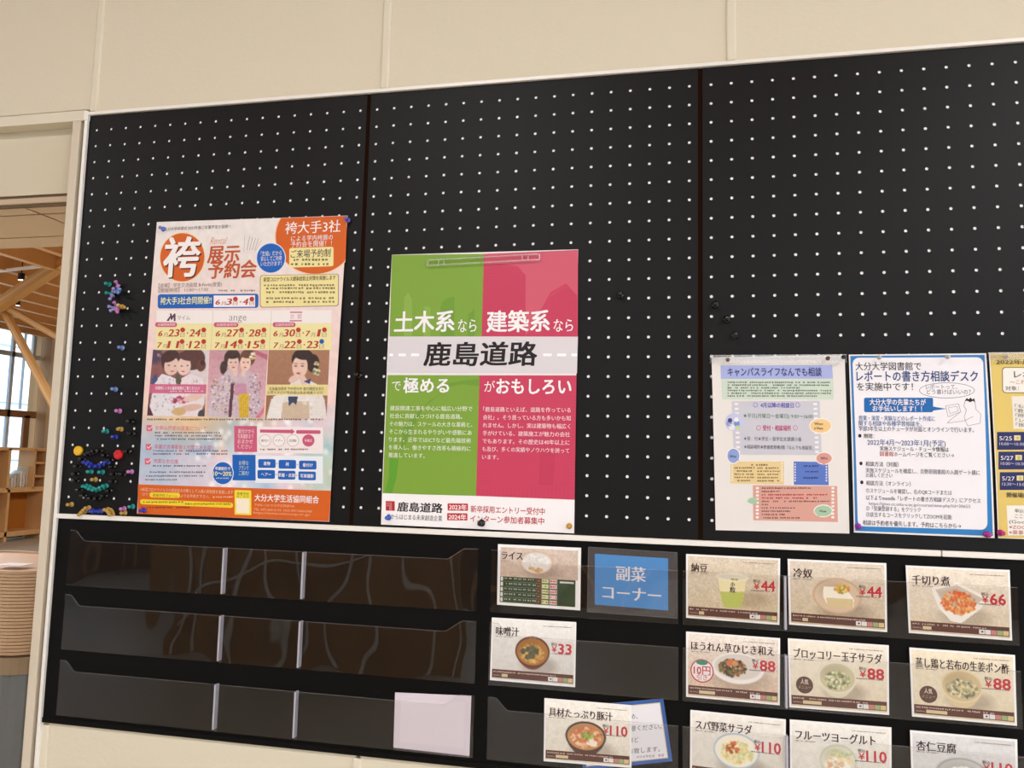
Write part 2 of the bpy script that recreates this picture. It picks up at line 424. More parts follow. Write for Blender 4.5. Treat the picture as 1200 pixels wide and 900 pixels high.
# --- a small painter for the printed photographs (numpy, sRGB)
class Paint:
    def __init__(s, w, h, base, seed=0):
        s.w, s.h = w, h; s.I = np.ones((h, w, 3)) * s.c(base); s.R = np.random.RandomState(seed)
        s.Y, s.X = np.meshgrid((np.arange(h) + .5) / h, (np.arange(w) + .5) / w, indexing='ij'); s.asp = w / h
    @staticmethod
    def c(v): return np.array([int(v[i:i + 2], 16) / 255 for i in (0, 2, 4)]) if isinstance(v, str) else np.array(v)
    def noise(s, n, amp, m=None):
        g = s.R.rand(max(2, int(n / s.asp)) + 1, n + 1) * 2 - 1
        gy = np.linspace(0, g.shape[0] - 1.001, s.h); gx = np.linspace(0, n - .001, s.w)
        iy, ix = gy.astype(int), gx.astype(int); fy, fx = (gy - iy)[:, None], (gx - ix)[None]
        v = g[iy][:, ix] * (1 - fy) * (1 - fx) + g[iy + 1][:, ix] * fy * (1 - fx) + g[iy][:, ix + 1] * (1 - fy) * fx + g[iy + 1][:, ix + 1] * fy * fx
        return v * amp
    def blend(s, a, col): s.I = s.I * (1 - a[..., None]) + s.c(col) * a[..., None]
    def ell(s, cx, cy, rx, ry, col, a=1., soft=1.5, rot=0.):
        dx, dy = (s.X - cx) * s.asp, s.Y - cy; t = math.radians(rot)
        u = (dx * math.cos(t) + dy * math.sin(t)) / (rx * s.asp); v = (-dx * math.sin(t) + dy * math.cos(t)) / ry
        r = np.sqrt(u * u + v * v); e = soft / (min(rx * s.w, ry * s.h) + 1e-6)
        s.blend(np.clip((1 - r) / e + .5, 0, 1) * a, col)
    def rect(s, x0, y0, x1, y1, col, a=1.):
        s.blend(((s.X > x0) & (s.X < x1) & (s.Y > y0) & (s.Y < y1)) * a, col)
    def poly(s, pts, col, a=1.):
        ins = np.zeros(s.X.shape, bool); n = len(pts)
        for i in range(n):
            (x0, y0), (x1, y1) = pts[i], pts[(i + 1) % n]
            if y0 == y1: continue
            k = ((y0 > s.Y) != (y1 > s.Y)) & (s.X < (x1 - x0) * (s.Y - y0) / (y1 - y0) + x0); ins ^= k
        s.blend(ins * a, col)
    def grad(s, c0, c1, vert=True):
        t = (s.Y if vert else s.X)[..., None]; s.I = s.c(c0) * (1 - t) + s.c(c1) * t
    def blobs(s, cx, cy, rx, ry, n, cols, r0, r1, a=.9, flat=1.):
        for _ in range(n):
            t, q = s.R.rand() * 6.283, math.sqrt(s.R.rand()); r = s.R.uniform(r0, r1)
            s.ell(cx + rx * q * math.cos(t), cy + ry * q * math.sin(t), r, r * s.R.uniform(.5, 1.2) * flat * s.asp, cols[s.R.randint(len(cols))], a, rot=s.R.uniform(0, 180))
    def mottle(s, n, amp): s.I = s.I + s.noise(n, amp)[..., None]

# ------------------------------------------------------------------ posters on the perforated board
def sheet(parent, quad, d0, surf, paper=PAPER, n=16, name='sheet'):
    q = [at(x, y, d0) for x, y in quad]; v = []; f = []
    for j in range(n + 1):
        for i in range(n + 1):
            u, w = i / n, j / n
            x = (q[0][0] * (1 - u) + q[1][0] * u) * (1 - w) + (q[3][0] * (1 - u) + q[2][0] * u) * w
            z = (q[0][1] * (1 - u) + q[1][1] * u) * (1 - w) + (q[3][1] * (1 - u) + q[2][1] * u) * w
            v.append((x, -surf(x, z), z))
    m = len(v); v += [(a, b + .0003, c) for a, b, c in v]
    g = lambda i, j: j * (n + 1) + i
    for j in range(n):
        for i in range(n):
            f.append((g(i, j), g(i, j + 1), g(i + 1, j + 1), g(i + 1, j))); f.append(tuple(k + m for k in (g(i + 1, j), g(i + 1, j + 1), g(i, j + 1), g(i, j))))
    rim = [g(i, 0) for i in range(n + 1)] + [g(n, j) for j in range(1, n + 1)] + [g(i, n) for i in range(n - 1, -1, -1)] + [g(0, j) for j in range(n - 1, 0, -1)]
    for a, b in zip(rim, rim[1:] + rim[:1]): f.append((a, b, b + m, a + m))
    return obj(name, v, f, paper, parent, smooth=False)

def poster(quad, d0, bulge, label, name='poster', cat='poster', group=None, paper=PAPER):
    q = [at(x, y, d0) for x, y in quad]
    x0, x1 = (q[0][0] + q[3][0]) / 2, (q[1][0] + q[2][0]) / 2; z1, z0 = (q[0][1] + q[1][1]) / 2, (q[2][1] + q[3][1]) / 2
    def surf(x, z):
        u, w = min(max((x - x0) / (x1 - x0), 0), 1), min(max((z1 - z) / (z1 - z0), 0), 1)
        return .0012 + bulge(u, w)
    t = thing(name, label, cat, ((x0 + x1) / 2, -.0012, z0), group)
    sheet(t, quad, d0, surf, paper, 32)
    P = Print(t, surf, lambda K, x, y: at(K[0] + x / K[2], K[1] + y / K[2], d0))
    return t, P
def toc(K, pts): return [((x - K[0]) * K[2], (y - K[1]) * K[2]) for x, y in pts]
S = math.sin; PI = math.pi
K1, K2, K3, K4, K5, K6 = (160, 240, 4.615), (160, 420, 4.5), (440, 280, 4.8), (440, 440, 4.736), (820, 400, 3.75), (980, 400, 3.75)
KP = (0, 0, 1)

# ---- the hakama poster
q1 = [(183.4, 260), (407, 252.4), (385.5, 611.5), (160, 602)]
t1, P = poster(q1, .003, lambda u, w: .0005 + .004 * S(PI * w) * (1 - .5 * S(PI * u)), 'pink and orange kimono rental poster with three photographs of women, left on the board')
b = Paint(110, 160, 'ead3cf', 3)
b.grad('ebe6e2', 'ecd0c4'); Yv = b.Y
b.blend(np.clip((Yv - .1) * 4, 0, 1) * .6, 'efcfca')
b.blend(np.clip(b.X * 1.2 - .6, 0, 1) * np.clip(1 - abs(Yv - .35) * 3, 0, 1) * .5, 'f3d9d6')
b.blend(np.clip((Yv - .55) * 8, 0, 1) * np.clip((.8 - Yv) * 8, 0, 1) * np.clip(1.25 - abs(b.X - .45) * 2.2, 0, 1), 'e9c89a')
nn = b.noise(9, 1.); n2 = b.noise(14, 1.); n3 = b.noise(7, 1.)
low = np.clip((Yv - .70 + .05 * nn) * 14, 0, 1)
low = np.maximum(low, np.clip((Yv - .62) * 14, 0, 1) * np.clip((b.X - .62 + .06 * n2) * 8, 0, 1))
b.blend(low, 'dfd5de'); b.blend(low * np.clip(nn * 1.6 + .1, 0, 1), 'a9c3da'); b.blend(low * np.clip(n2 * 1.5, 0, 1) * .8, 'e6c9d4'); b.blend(low * np.clip(n3 * 1.4 - .2, 0, 1) * .8, 'f1eef0')
tan = np.clip(1.3 - np.abs(b.X - .36) * 3.2 + .3 * nn, 0, 1) * np.clip((Yv - .64) * 20, 0, 1) * np.clip((.79 - Yv + .03 * n2) * 12, 0, 1); b.blend(tan * .9, 'e6c79c')
b.ell(.97, .84, .12, .1, 'a8cfae', .6, soft=20); b.ell(.03, .78, .14, .07, '93b4cf', .6, soft=20); b.ell(.5, .7, .1, .03, '9db9d3', .7, soft=10); b.ell(.1, .86, .2, .05, 'a5bfd6', .5, soft=14)
for _ in range(60): b.ell(b.R.uniform(.3, 1), b.R.uniform(.66, .9), .012, .009, 'ffffff', .6)
b.mottle(60, .02)
P.raster('printed_background', q1, b.I, 0, KP)
OR, ORD, BLU, YEL, WH, DK, PK = ink('d4611c'), ink('c0572b'), ink('1560b8'), ink('efe2a0'), ink('f4efee'), ink('4a4440'), ink('c9587a')
P.text(ink('6d6560'), K1, '大分大学卒業式 2023年春ご卒業予定の皆様へ', 150, 131, 510, 20)
P.ell('artwork', ink('f0d9b0'), 1, K1, 248, 284, 124, 136); P.ell('artwork', OR, 2, K1, 248, 284, 119, 131)
P.text(ink('5a2c18'), K1, '袴', 153, 296, 352, 212, 'brush', 4); P.text(WH, K1, '袴', 147, 289, 346, 212, 'brush', 5)
P.text(ink('d98a60'), K1, 'Rental', 402, 193, 486, 52, 'light', slant=.3)
P.text(ORD, K1, '展示', 386, 270, 560, 94, 'brush', slant=.05); P.text(ORD, K1, '予約会', 388, 355, 650, 94, 'brush', slant=.05)
for x0, y0, x1, y1 in ((585, 160, 580, 255), (675, 192, 640, 255)): P.line('artwork', ink('8d827c'), 3, K1, [(x0, y0), (x1, y1)], .0006)
for i in range(4): P.line('small_print', ink('8d827c'), 3, K1, [(612 + 16 * i, 170 + 4 * i), (596 + 14 * i, 245)], .0009)
clip = lambda L: [(min(x, 1138 - (y - 57) * .028), max(y, 59 + (1140 - x) * .034)) for x, y in L]
P.ell('artwork', ink('f3cdb0'), 1, K1, 966, 172, 220, 208, 60, clip); P.ell('artwork', OR, 2, K1, 966, 172, 214, 202, 60, clip)
P.text(WH, K1, '袴大手3社', 804, 126, 1103, 66, 'serif'); P.text(WH, K1, 'による学内袴展の', 836, 183, 1062, 30); P.text(WH, K1, '予約会を開催！！', 834, 215, 1056, 32)
P.rect('artwork', YEL, 3, K1, 826, 234, 1066, 340, -.03, 10); P.text(DK, K1, 'ご来場予約制', 834, 267, 1050, 44, 'serif')
P.bars(ink('75704e'), K1, 850, 298, 1040, 16, 3); P.bars(ink('75704e'), K1, 835, 322, 1048, 16, 5)
P.ell('artwork', ink('d6e2f0'), 3, K1, 727, 288, 81, 84); P.ell('artwork', BLU, 4, K1, 727, 288, 76, 79)
for i, s in enumerate(('「生協」だから', '安心してご利用', 'いただけます！')): P.text(WH, K1, s, 672, 264 + 28 * i, 785, 26)
P.rect('artwork', ink('8c8672'), 2, K1, 668, 381, 1096, 557, -.018, 14); P.rect('artwork', YEL, 3, K1, 672, 384, 1092, 553, -.018, 13)
P.text(ink('57502c'), K1, '新型コロナウイルス感染症防止対策を実施します', 688, 405, 1078, 24, 'bold')
for i, y in enumerate((436, 452, 474, 506, 526)): P.bars(ink('857c52'), K1, 690 + 12 * (i in (1, 2, 4)), y, 1075, 15, i)
P.text(ink('8b7a72'), K1, '【会場】 学生交流会館 B-Forêt(食堂)', 122, 438, 462, 24); P.text(ink('8b7a72'), K1, '【開催時間】 11:00〜17:00', 122, 464, 388, 24)
P.bars(ink('94857c'), K1, 445, 464, 650, 13, 8)
P.rect('artwork', BLU, 1, K1, 118, 485, 660, 562, -.008, 14); P.rect('artwork', WH, 2, K1, 418, 491, 642, 553, -.008)
P.text(ink('e8e9b0'), K1, '袴大手3社合同開催!!', 132, 522, 408, 40, 'bold')
RD = ink('b8382c')
def dates(K, x, y, xr, s, h=46):
    """'6月23日・24日' set with big slanted numerals and small characters"""
    parts = []; tot = 0
    import re
    for w in re.findall(r'\d+|月|日|・', s):
        big = w.isdigit(); first = len(parts) == 0 or (w == '7' and s.startswith('6月30'))
        wd = (.46 * len(w) * (1 if not first else .85)) if big else {'月': .42, '日': .42, '・': .34}[w]
        parts.append((w, wd, big, first)); tot += wd
    k = (xr - x) / tot
    for w, wd, big, first in parts:
        if big and w == '1': P.text(RD, K, w, x + wd * k * .3, y, x + wd * k * .8, h * 1.12, 'serifb', slant=.18)
        elif big: P.text(RD, K, w, x + 1, y + (h * .08 if first else 0), x + wd * k - 2, h * (.85 if first else 1.12), 'serifb', slant=.18)
        elif w == '・': P.ell('lettering', RD, 6, K, x + wd * k * .5, y + 2, 4, 4, 8)
        else:
            P.text(ink('b58a6a'), K, w, x + 2, y + h * .25, x + wd * k - 4, h * .55)
            if w == '日': P.ell('lettering', RD if not s.endswith('23日') or x < xr - 60 else BLU, 5, K, x + wd * k * .5, y - h * .32, 13, 13, 14)
        x += wd * k
dates(K1, 428, 523, 640, '6月3日・4日', 40)
P.rect('artwork', ink('f1ebe8'), 1, K1, 112, 572, 1058, 642, -.002)
CY = ink('ece4a8')
for x0, x1 in ((108, 414), (414, 730), (730, 1058)): P.rect('artwork', CY, 2, K1, x0, 642, x1, 786)
for x in (414, 730): P.line('artwork', ink('c9b79a'), 3, K1, [(x + 2, 572), (x - 10, 786)], .0007)
for x0, x1 in ((105, 222), (420, 552), (738, 862)):
    P.rect('artwork', PK, 3, K1, x0, 636, x1, 662, 0, 12); P.text(ink('f3dbe2'), K1, '店舗開催期間', x0 + 14, 649, x1 - 10, 16)
P.poly('artwork', ink('5b3a52'), 3, K1, [(165, 628), (186, 600), (182, 590), (190, 587), (196, 602), (208, 588), (214, 590), (214, 630), (204, 630), (204, 608), (192, 628), (186, 612), (178, 630)])
P.text(ink('8d8580'), K1, 'マイム', 224, 612, 292, 26); P.text(ink('7d7875'), K1, 'ange', 503, 606, 596, 52, 'light')
P.line('artwork', PK, 4, K1, [(832, 582), (898, 582)], .0022); P.line('artwork', PK, 4, K1, [(830, 628), (896, 628)], .0022); P.text(ink('d9a0b2'), K1, '京  都', 832, 605, 896, 26)
for x, y, xr, s in ((122, 692, 380, '6月23日・24日'), (116, 755, 380, '7月11日・12日'), (430, 692, 706, '6月27日・28日'), (424, 755, 700, '7月14日・15日'), (742, 692, 1034, '6月30日・7月1日'), (742, 755, 1020, '7月22日・23日')): dates(K1, x, y, xr, s)
# photographs
SK = 'e3c2b4'
a = Paint(110, 130, '8d5c58', 5); a.grad('94635c', '7a4a52'); a.ell(.95, .2, .3, .6, 'd9cfd2', soft=12); a.ell(.05, .1, .15, .12, '57465c', soft=8); a.blobs(.2, .1, .3, .1, 14, ['c9a8a0', '5d4250'], .01, .03, .6)
a.ell(.34, .17, .17, .17, '4a3432'); a.ell(.72, .14, .22, .17, '5c3e3a'); a.ell(.88, .24, .08, .09, '6a4440'); a.ell(.9, .2, .04, .04, '4a2e2c')
a.ell(.36, .25, .13, .14, SK); a.ell(.58, .25, .12, .14, 'e8cabd'); a.ell(.3, .11, .15, .08, '49322f', rot=-20); a.ell(.64, .1, .17, .07, '5c3e3a', rot=8)
for ex, ey in ((.31, .24), (.42, .25), (.54, .25), (.64, .24)): a.ell(ex, ey, .018, .008, '3b2626', .9, 1)
for mx_, my in ((.38, .33), (.57, .33)): a.ell(mx_, my, .03, .01, 'b8585a', .9, 1)
a.poly([(.08, .5), (.2, .37), (.34, .40), (.5, .46), (.55, 1), (.02, 1)], 'e2dde2'); a.poly([(.5, .46), (.7, .36), (.92, .44), (.98, .8), (.9, 1), (.55, 1)], 'e6dadd')
a.poly([(.02, .46), (.1, .36), (.14, .46), (.05, .56)], '45537e'); a.poly([(.44, .38), (.5, .36), (.56, .46), (.52, .6), (.46, .5)], '5f5a4a')
a.blobs(.3, .7, .25, .3, 70, ['b9b4c4', 'd3a9b5', 'f4f0f3', '8f8598'], .006, .02, .6); a.blobs(.78, .6, .16, .2, 40, ['cfaeb8', 'f4f0f3', '9a8a92'], .006, .018, .6)
a.blobs(.58, .76, .16, .06, 40, ['b8506e', 'd88aa0', '8a3450'], .01, .03, .9); a.ell(.78, .72, .18, .05, SK, rot=-15); a.ell(.75, .87, .2, .05, 'd9b5a6', rot=-8); a.ell(.55, .93, .12, .06, 'cfae7a'); a.ell(.94, .97, .06, .07, '4a4a50')
a.poly([(.0, .8), (.12, 1), (0, 1)], '5b2b3c'); a.rect(0, .52, 1, .665, 'cc6488', .93); a.mottle(40, .02)
P.raster('photograph', [(180.4, 410), (245.2, 410), (240, 488), (173.2, 487)], a.I, 2, KP)
P.text(ink('f6e3ea'), K2, '卒業袴レンタル最新情報をご覧ください！', 105, 157, 335, 18, 'bold'); P.bars(ink('efc4d2'), K2, 180, 174, 355, 9, 2)
a = Paint(110, 130, 'cfa0a8', 6); a.grad('c998a2', 'd8b4bc'); a.poly([(.75, .0), (1, .08), (1, .16), (.7, .03)], 'b86a7a')
a.ell(.4, .13, .14, .14, '4a3836'); a.ell(.66, .12, .13, .13, '6b4a3a'); a.ell(.26, .27, .06, .1, '4a3836'); a.ell(.42, .2, .095, .12, SK); a.ell(.63, .2, .09, .12, 'ebcab8'); a.ell(.4, .09, .12, .05, '45322f'); a.ell(.66, .08, .11, .05, '6b4a3a')
for ex, ey in ((.38, .19), (.46, .19), (.6, .19), (.67, .19)): a.ell(ex, ey, .015, .008, '3b2626', .9, 1)
a.ell(.43, .265, .02, .008, 'b0484e'); a.ell(.63, .265, .02, .008, 'b0484e'); a.blobs(.75, .1, .05, .05, 10, ['e0c080', 'f0e8e0'], .01, .03)
a.poly([(.18, .45), (.34, .3), (.5, .34), (.52, .6), (.5, 1), (.02, 1), (.06, .7)], 'cdbcc4'); a.poly([(.52, .36), (.68, .3), (.82, .38), (.95, .8), (.96, 1), (.5, 1)], 'c9b4bf')
a.blobs(.28, .68, .24, .32, 170, ['8f7d8c', 'efe6ea', 'c98ca0', 'b59a50', '6d5c6c'], .006, .02, .75); a.blobs(.8, .65, .13, .32, 110, ['8f7d8c', 'efe6ea', 'c98ca0', '6d5c6c'], .006, .02, .75)
a.poly([(.46, .5), (.66, .5), (.7, .68), (.48, .68)], 'c490a8'); a.poly([(.54, .66), (.72, .64), (.74, 1), (.58, 1)], 'd8b43c'); a.poly([(.4, .5), (.46, .5), (.44, 1), (.39, 1)], '5e3a4a')
for k in range(5): a.poly([(.57 + .03 * k, .68), (.575 + .03 * k, .68), (.6 + .03 * k, 1), (.59 + .03 * k, 1)], 'b8942c', .8)
a.ell(.47, .34, .04, .06, SK); a.ell(.6, .35, .04, .06, SK); a.poly([(.85, 1), (1, .82), (1, .9), (.93, 1)], 'd87a90'); a.mottle(40, .03)
P.raster('photograph', [(246, 410), (314.5, 410), (309.2, 490), (242, 488)], a.I, 2, KP); P.text(ink('b98a94'), K1, 'ange', 404, 822, 470, 30, 'light')
a = Paint(110, 130, 'a67a5e', 7); a.grad('a87c60', '9a6c56')
a.ell(.57, .14, .18, .15, '3a2c2a'); a.ell(.74, .2, .1, .13, '3a2c2a'); a.blobs(.8, .27, .05, .1, 14, ['e8ddb0', 'd9c890', '6a7a6a'], .015, .035); a.ell(.53, .25, .125, .16, 'e6c4b2'); a.ell(.57, .08, .15, .07, '3a2c2a', rot=10); a.ell(.55, .42, .07, .06, 'd9b39f')
for ex in (.46, .57): a.ell(ex, .24, .025, .009, '3b2626', .9, 1); a.ell(ex, .205, .03, .006, '5a4038', .8, 1)
a.ell(.51, .345, .03, .012, 'a8343a')
a.poly([(.3, .62), (.42, .45), (.62, .42), (.82, .5), (.95, .72), (1, .98), (1, 1), (.02, 1), (.08, .72)], 'e2dcd6'); a.poly([(.3, .62), (.12, .68), (.05, 1), (.26, 1)], 'e8e3de'); a.poly([(.28, .76), (.7, .74), (.72, 1), (.26, 1)], 'cdb8a0')
a.poly([(.0, .66), (.1, .66), (.02, 1), (0, 1)], '9a6c56'); a.ell(.45, .42, .1, .05, SK, rot=-30); a.ell(.6, .45, .05, .1, SK, rot=-20); a.poly([(.36, .68), (.52, .68), (.5, .8), (.44, .76), (.38, .82)], '3a4560'); a.poly([(.6, .46), (.72, .42), (.7, .5)], '3a4a78')
a.blobs(.75, .75, .16, .2, 30, ['cfc8c2', 'f2eeea'], .01, .03, .5); a.rect(0, .51, 1, .665, 'e9dc98', .93); a.mottle(40, .02)
P.raster('photograph', [(315.1, 410), (387, 410), (383.3, 491), (311.2, 490.6)], a.I, 2, KP)
P.text(ink('5e5636'), K2, '全身着用見本 予約受付中 着付講習会あり', 700, 160, 990, 18); P.text(ink('5e5636'), K2, '入荷カタログ等詳細は各会場備え付け', 690, 180, 985, 16)
P.bars(ink('8a6f5a'), K2, 60, 322, 985, 12, 4)
for i, (x, y, s, xr) in enumerate(((103, 366, 'お申込代金の返金について', 370), (98, 465, '卒業式会場着替え仕度でお支度！', 402), (92, 541, '充実なお仕度', 222))):
    P.rect('artwork', ink('d86a80'), 2, K2, x - 47, y - 14, x - 17, y + 18, 0, 5); P.line('artwork', WH, 3, K2, [(x - 40, y), (x - 32, y + 8), (x - 14, y - 10)], .0012)
    P.text(ink('d86a80'), K2, s, x, y, xr, 24); 
for i, (x, y, xr) in enumerate(((100, 392, 440), (100, 408, 450), (110, 426, 455), (92, 488, 485), (90, 504, 480), (88, 567, 370), (45, 600, 380), (52, 620, 350), (48, 640, 220))): P.bars(ink('7b7280'), K2, x, y, xr, 11, i)
P.rect('artwork', ink('d5546f') if 0 else ink('cc5c7c'), 2, K2, 516, 356, 636, 493, .008); P.rect('artwork', ink('f0e6e6'), 1, K2, 630, 360, 986, 499, .01)
for i, s in enumerate(('着付けから', '写真撮影まで', 'おまかせ', 'ください')): P.text(ink('f4dde0'), K2, s, 536 - i, 383 + 27 * i, 622 - 4 * i, 24)
P.poly('artwork', PK, 3, K2, [(652, 375), (818, 377), (818, 370), (836, 386), (818, 402), (818, 395), (652, 391)]); P.rect('artwork', PK, 3, K2, 843, 378, 973, 397, .01, 8)
for i, s in enumerate(('着付け', 'ヘアー', '記念撮影', '卒業式')):
    cx = 678 + 74 * i + (8 if i == 3 else 0); P.ell('artwork', PK if i == 3 else ink('c9b4b4'), 2, K2, cx, 433, 32, 32); P.ell('artwork', PK if i == 3 else ink('f4eeec'), 3, K2, cx, 433, 29, 29); P.text(WH if i == 3 else DK, K2, s, cx - 20, 433, cx + 20, 15)
P.bars(ink('8a6f6a'), K2, 652, 480, 905, 11, 9)
P.rect('artwork', ink('e9eef4'), 1, K2, 625, 512, 984, 656, .012); P.rect('artwork', BLU, 2, K2, 506, 508, 628, 643, .005)
for i, s in enumerate(('お得な', 'プランで', 'ご案内！')): P.text(ink('cfe0d0'), K2, s, 540, 550 + 27 * i, 592, 24)
for r, row in enumerate((('着物', '袴', '着付け'), ('ヘアー', '草履・衣裳', '写真撮影'))):
    for c, s in enumerate(row):
        x = 642 - 4 * r + 108 * c; y = 531 + 57 * r + 4 * c; P.rect('artwork', BLU, 3, K2, x, y, x + 92, y + 46, .01, 8); w = 12 * len(s)
        P.text(WH, K2, s, x + 46 - w * .75, y + 23, x + 46 + w * .75, 20, 'bold')
        if c < 2: P.text(ink('6a7a90'), K2, '+', x + 94, y + 24, x + 104, 16)
P.ell('artwork', ink('dfe8f2'), 3, K2, 455, 605, 57, 63); P.ell('artwork', BLU, 4, K2, 455, 605, 53, 58)
P.text(WH, K2, '早期割引で', 415, 580, 495, 18, 'bold'); P.text(ink('ece99a'), K2, '10〜20%', 405, 606, 502, 30, 'bold'); P.bars(ink('b9cbe6'), K2, 420, 632, 490, 9, 2)
P.poly('artwork', OR, 1, K2, [(8, 664), (1026, 698), (1013, 860), (4, 820)])
P.text(ink('f3c9a8'), K2, '※新型コロナウイルスの感染拡大対策として入場人数制限を実施します', 22, 690, 510, 19); P.text(ink('f3c9a8'), K2, 'ので', 30, 716, 62, 18)
P.rect('artwork', ink('f0d22c'), 2, K2, 68, 706, 228, 733, .02, 12); P.text(ink('5d7a3a'), K2, '来場予約フォーム', 84, 721, 216, 18); P.text(ink('f3c9a8'), K2, 'よりお手続き下さい。', 232, 724, 385, 18); P.bars(ink('f0bb94'), K2, 402, 731, 508, 11, 4)
P.rect('artwork', ink('f0d22c'), 2, K2, 18, 742, 508, 769, .04, 12); P.bars(ink('7d8a2c'), K2, 34, 758, 250, 12, 5); P.bars(ink('7d8a2c'), K2, 255, 768, 498, 12, 6); P.bars(ink('8d3a12'), K2, 24, 786, 280, 12, 7)
P.rect('artwork', ink('f0dc3c'), 2, K2, 516, 694, 604, 824, .03, 4); P.rect('artwork', ink('f4ead0'), 3, K2, 524, 738, 594, 816, .03, 3); P.text(ink('5c6a2c'), K2, '来場予約', 528, 712, 592, 15); P.text(ink('5c6a2c'), K2, 'はこちら', 528, 727, 592, 15)
P.text(WH, K2, '大分大学生活協同組合', 622, 734, 962, 38, 'bold'); P.text(ink('f0b890'), K2, '〒870-1124 大分市旦野原700', 622, 772, 832, 15); P.text(ink('f0b890'), K2, 'TEL 097-569-0174  FAX 097-568-0340', 618, 795, 925, 17); P.text(ink('f0b890'), K2, 'https://www.univcoop.or.jp/', 615, 812, 915, 17)
P.build()

# ---- the green and red recruiting poster
q2 = [(458.8, 298.3), (677.5, 291.9), (672.7, 625.2), (445.9, 614.8)]
t2, P = poster(q2, .004, lambda u, w: .001 + .004 * S(PI * w) * (.5 + .5 * S(PI * u)), 'green and red recruiting poster with a white band across it, middle of the board')
GR, RE = ink('7ea53a'), ink('c9405f')
P.poly('artwork', GR, 0, K3, [(91, 89), (609, 83), (598, 550), (79, 550)]); P.poly('artwork', RE, 0, K3, [(609, 83), (1139, 60), (1138, 550), (598, 550)])
P.poly('artwork', GR, 0, K4, [(68, -2), (580, 0), (558, 668), (38, 655)]); P.poly('artwork', RE, 0, K4, [(580, 0), (1116, 0), (1105, 690), (558, 668)])
RL = ink('d05c70'); RD2 = ink('c23a5a')
P.poly('artwork', RL, 1, K3, [(612, 84), (1138, 62), (1136, 548), (985, 548), (985, 318), (1078, 256), (1070, 250), (985, 300), (845, 548), (845, 205), (800, 152), (700, 140), (612, 146)])
P.poly('artwork', RE, 2, K3, [(985, 322), (1078, 256), (1134, 318), (1134, 548), (985, 548)])
for i in range(24): P.line('artwork', RD2, 3, K3, [(612, 165 + i * 16), (700, 160 + i * 16), (840, 215 + i * 15)], .0009)
for i in range(17): P.line('artwork', RD2, 3, K3, [(987, 338 + i * 13), (1078, 280 + i * 14), (1132, 322 + i * 13)], .0009)
GD = ink('6f9c33'); GL = ink('8bb04a')
P.poly('artwork', GD, 1, K3, [(365, 548), (366, 380), (385, 345), (415, 330), (444, 324), (444, 548)]); P.poly('artwork', GL, 1, K3, [(270, 548), (272, 385), (292, 378), (310, 388), (310, 548)]); P.poly('artwork', GD, 1, K3, [(520, 548), (522, 425), (545, 410), (558, 388), (558, 548)])
P.poly('artwork', GL, 1, K3, [(160, 548), (160, 330), (185, 300), (205, 340), (205, 548)])
P.poly('artwork', ink('5ea02e'), 1, K4, [(50, 652), (75, 560), (78, 460), (128, 462), (118, 560), (92, 653)]); P.poly('artwork', GD, 1, K4, [(160, 280), (250, 190), (380, 90), (290, 150), (210, 290), (150, 420), (140, 400)]); P.poly('artwork', GD, 1, K4, [(330, 60), (480, 30), (578, 20), (577, 60), (480, 50), (400, 66)])
for i in range(26): P.line('artwork', RD2, 1, K4, [(590 - i * .5, 110 + i * 19), (1112 - i * .3, 118 + i * 20)], .0008)
for i in range(24): P.line('artwork', RD2, 1, K4, [(592 + i * 22, 300), (572 + i * 22.5, 668 + i * .8)], .0009)
P.poly('artwork', RD2, 2, K4, [(915, 420), (1000, 420), (985, 610), (905, 608)])
BW = ink('dcd8dc')
P.poly('artwork', BW, 4, K3, [(78, 549), (1139, 550), (1134, 757), (69, 751)])
for x0, x1 in ((79, 100), (130, 172), (202, 247), (944, 992), (1022, 1073), (1102, 1134)): P.rect('artwork', ink('ffffff'), 5, K3, x0, 645, x1, 660, .01)
FW = ink('f6f4f5'); BK = ink('1c1618')
for K, L in ((K3, (('土木系', 106, 470, 447, 116, 'black'), ('なら', 465, 489, 570, 78, 'semi'), ('建築系', 626, 468, 982, 118, 'black'), ('なら', 1002, 487, 1112, 76, 'semi'))), (K4, (('で', 92, 57, 142, 62, 'sans'), ('極める', 156, 57, 412, 84, 'black'), ('が', 606, 62, 665, 64, 'sans'), ('おもしろい', 672, 62, 1088, 88, 'black')))):
    for s, x, y, xr, h, st in L: P.text(FW, K, s, x, y, xr, h, st, 7)
P.text(BK, K3, '鹿島道路', 276, 652, 912, 130, 'black', 7, slant=.06)
for i, (s, xr) in enumerate((('建設関連工事を中心に幅広い分野で', 540), ('社会に貢献しつづける鹿島道路。', 484), ('その魅力は、スケールの大きな業務と、', 540), ('そこから生まれるやりがいや感動にあ', 536), ('ります。近年ではICTなど最先端技術', 532), ('を導入し、働きやすさ改革も積極的に', 530), ('推進しています。', 275))):
    P.text(ink('e9efd8'), K4, s, 82 - 1.6 * i, 181 + 43.3 * i, xr, 27, 'semi', 7)
for i, (s, xr) in enumerate((('「鹿島道路といえば、道路を作っている', 1084), ('会社」。そう思っている方も多いかも知', 1084), ('れません。しかし、実は建築物も幅広く', 1082), ('手がけている、建築施工が魅力の会社', 1080), ('でもあります。その歴史は40年以上に', 1078), ('も及び、多くの実績やノウハウを誇って', 1076), ('います。', 685))):
    P.text(ink('f6dde2'), K4, s, 600 - 1.2 * i, 188 + 44 * i, xr, 27, 'semi', 7)
P.poly('artwork', FW, 4, K4, [(38, 653), (1105, 690), (1101, 876), (29, 827)])
P.rect('artwork', ink('b5262c'), 5, K4, 56, 697, 106, 750, .02)
for i in range(3): P.line('artwork', ink('efc9c9'), 6, K4, [(60, 707 + 8 * i), (88 - 5 * i, 708 + 8 * i), (88 - 5 * i, 748)], .0005)
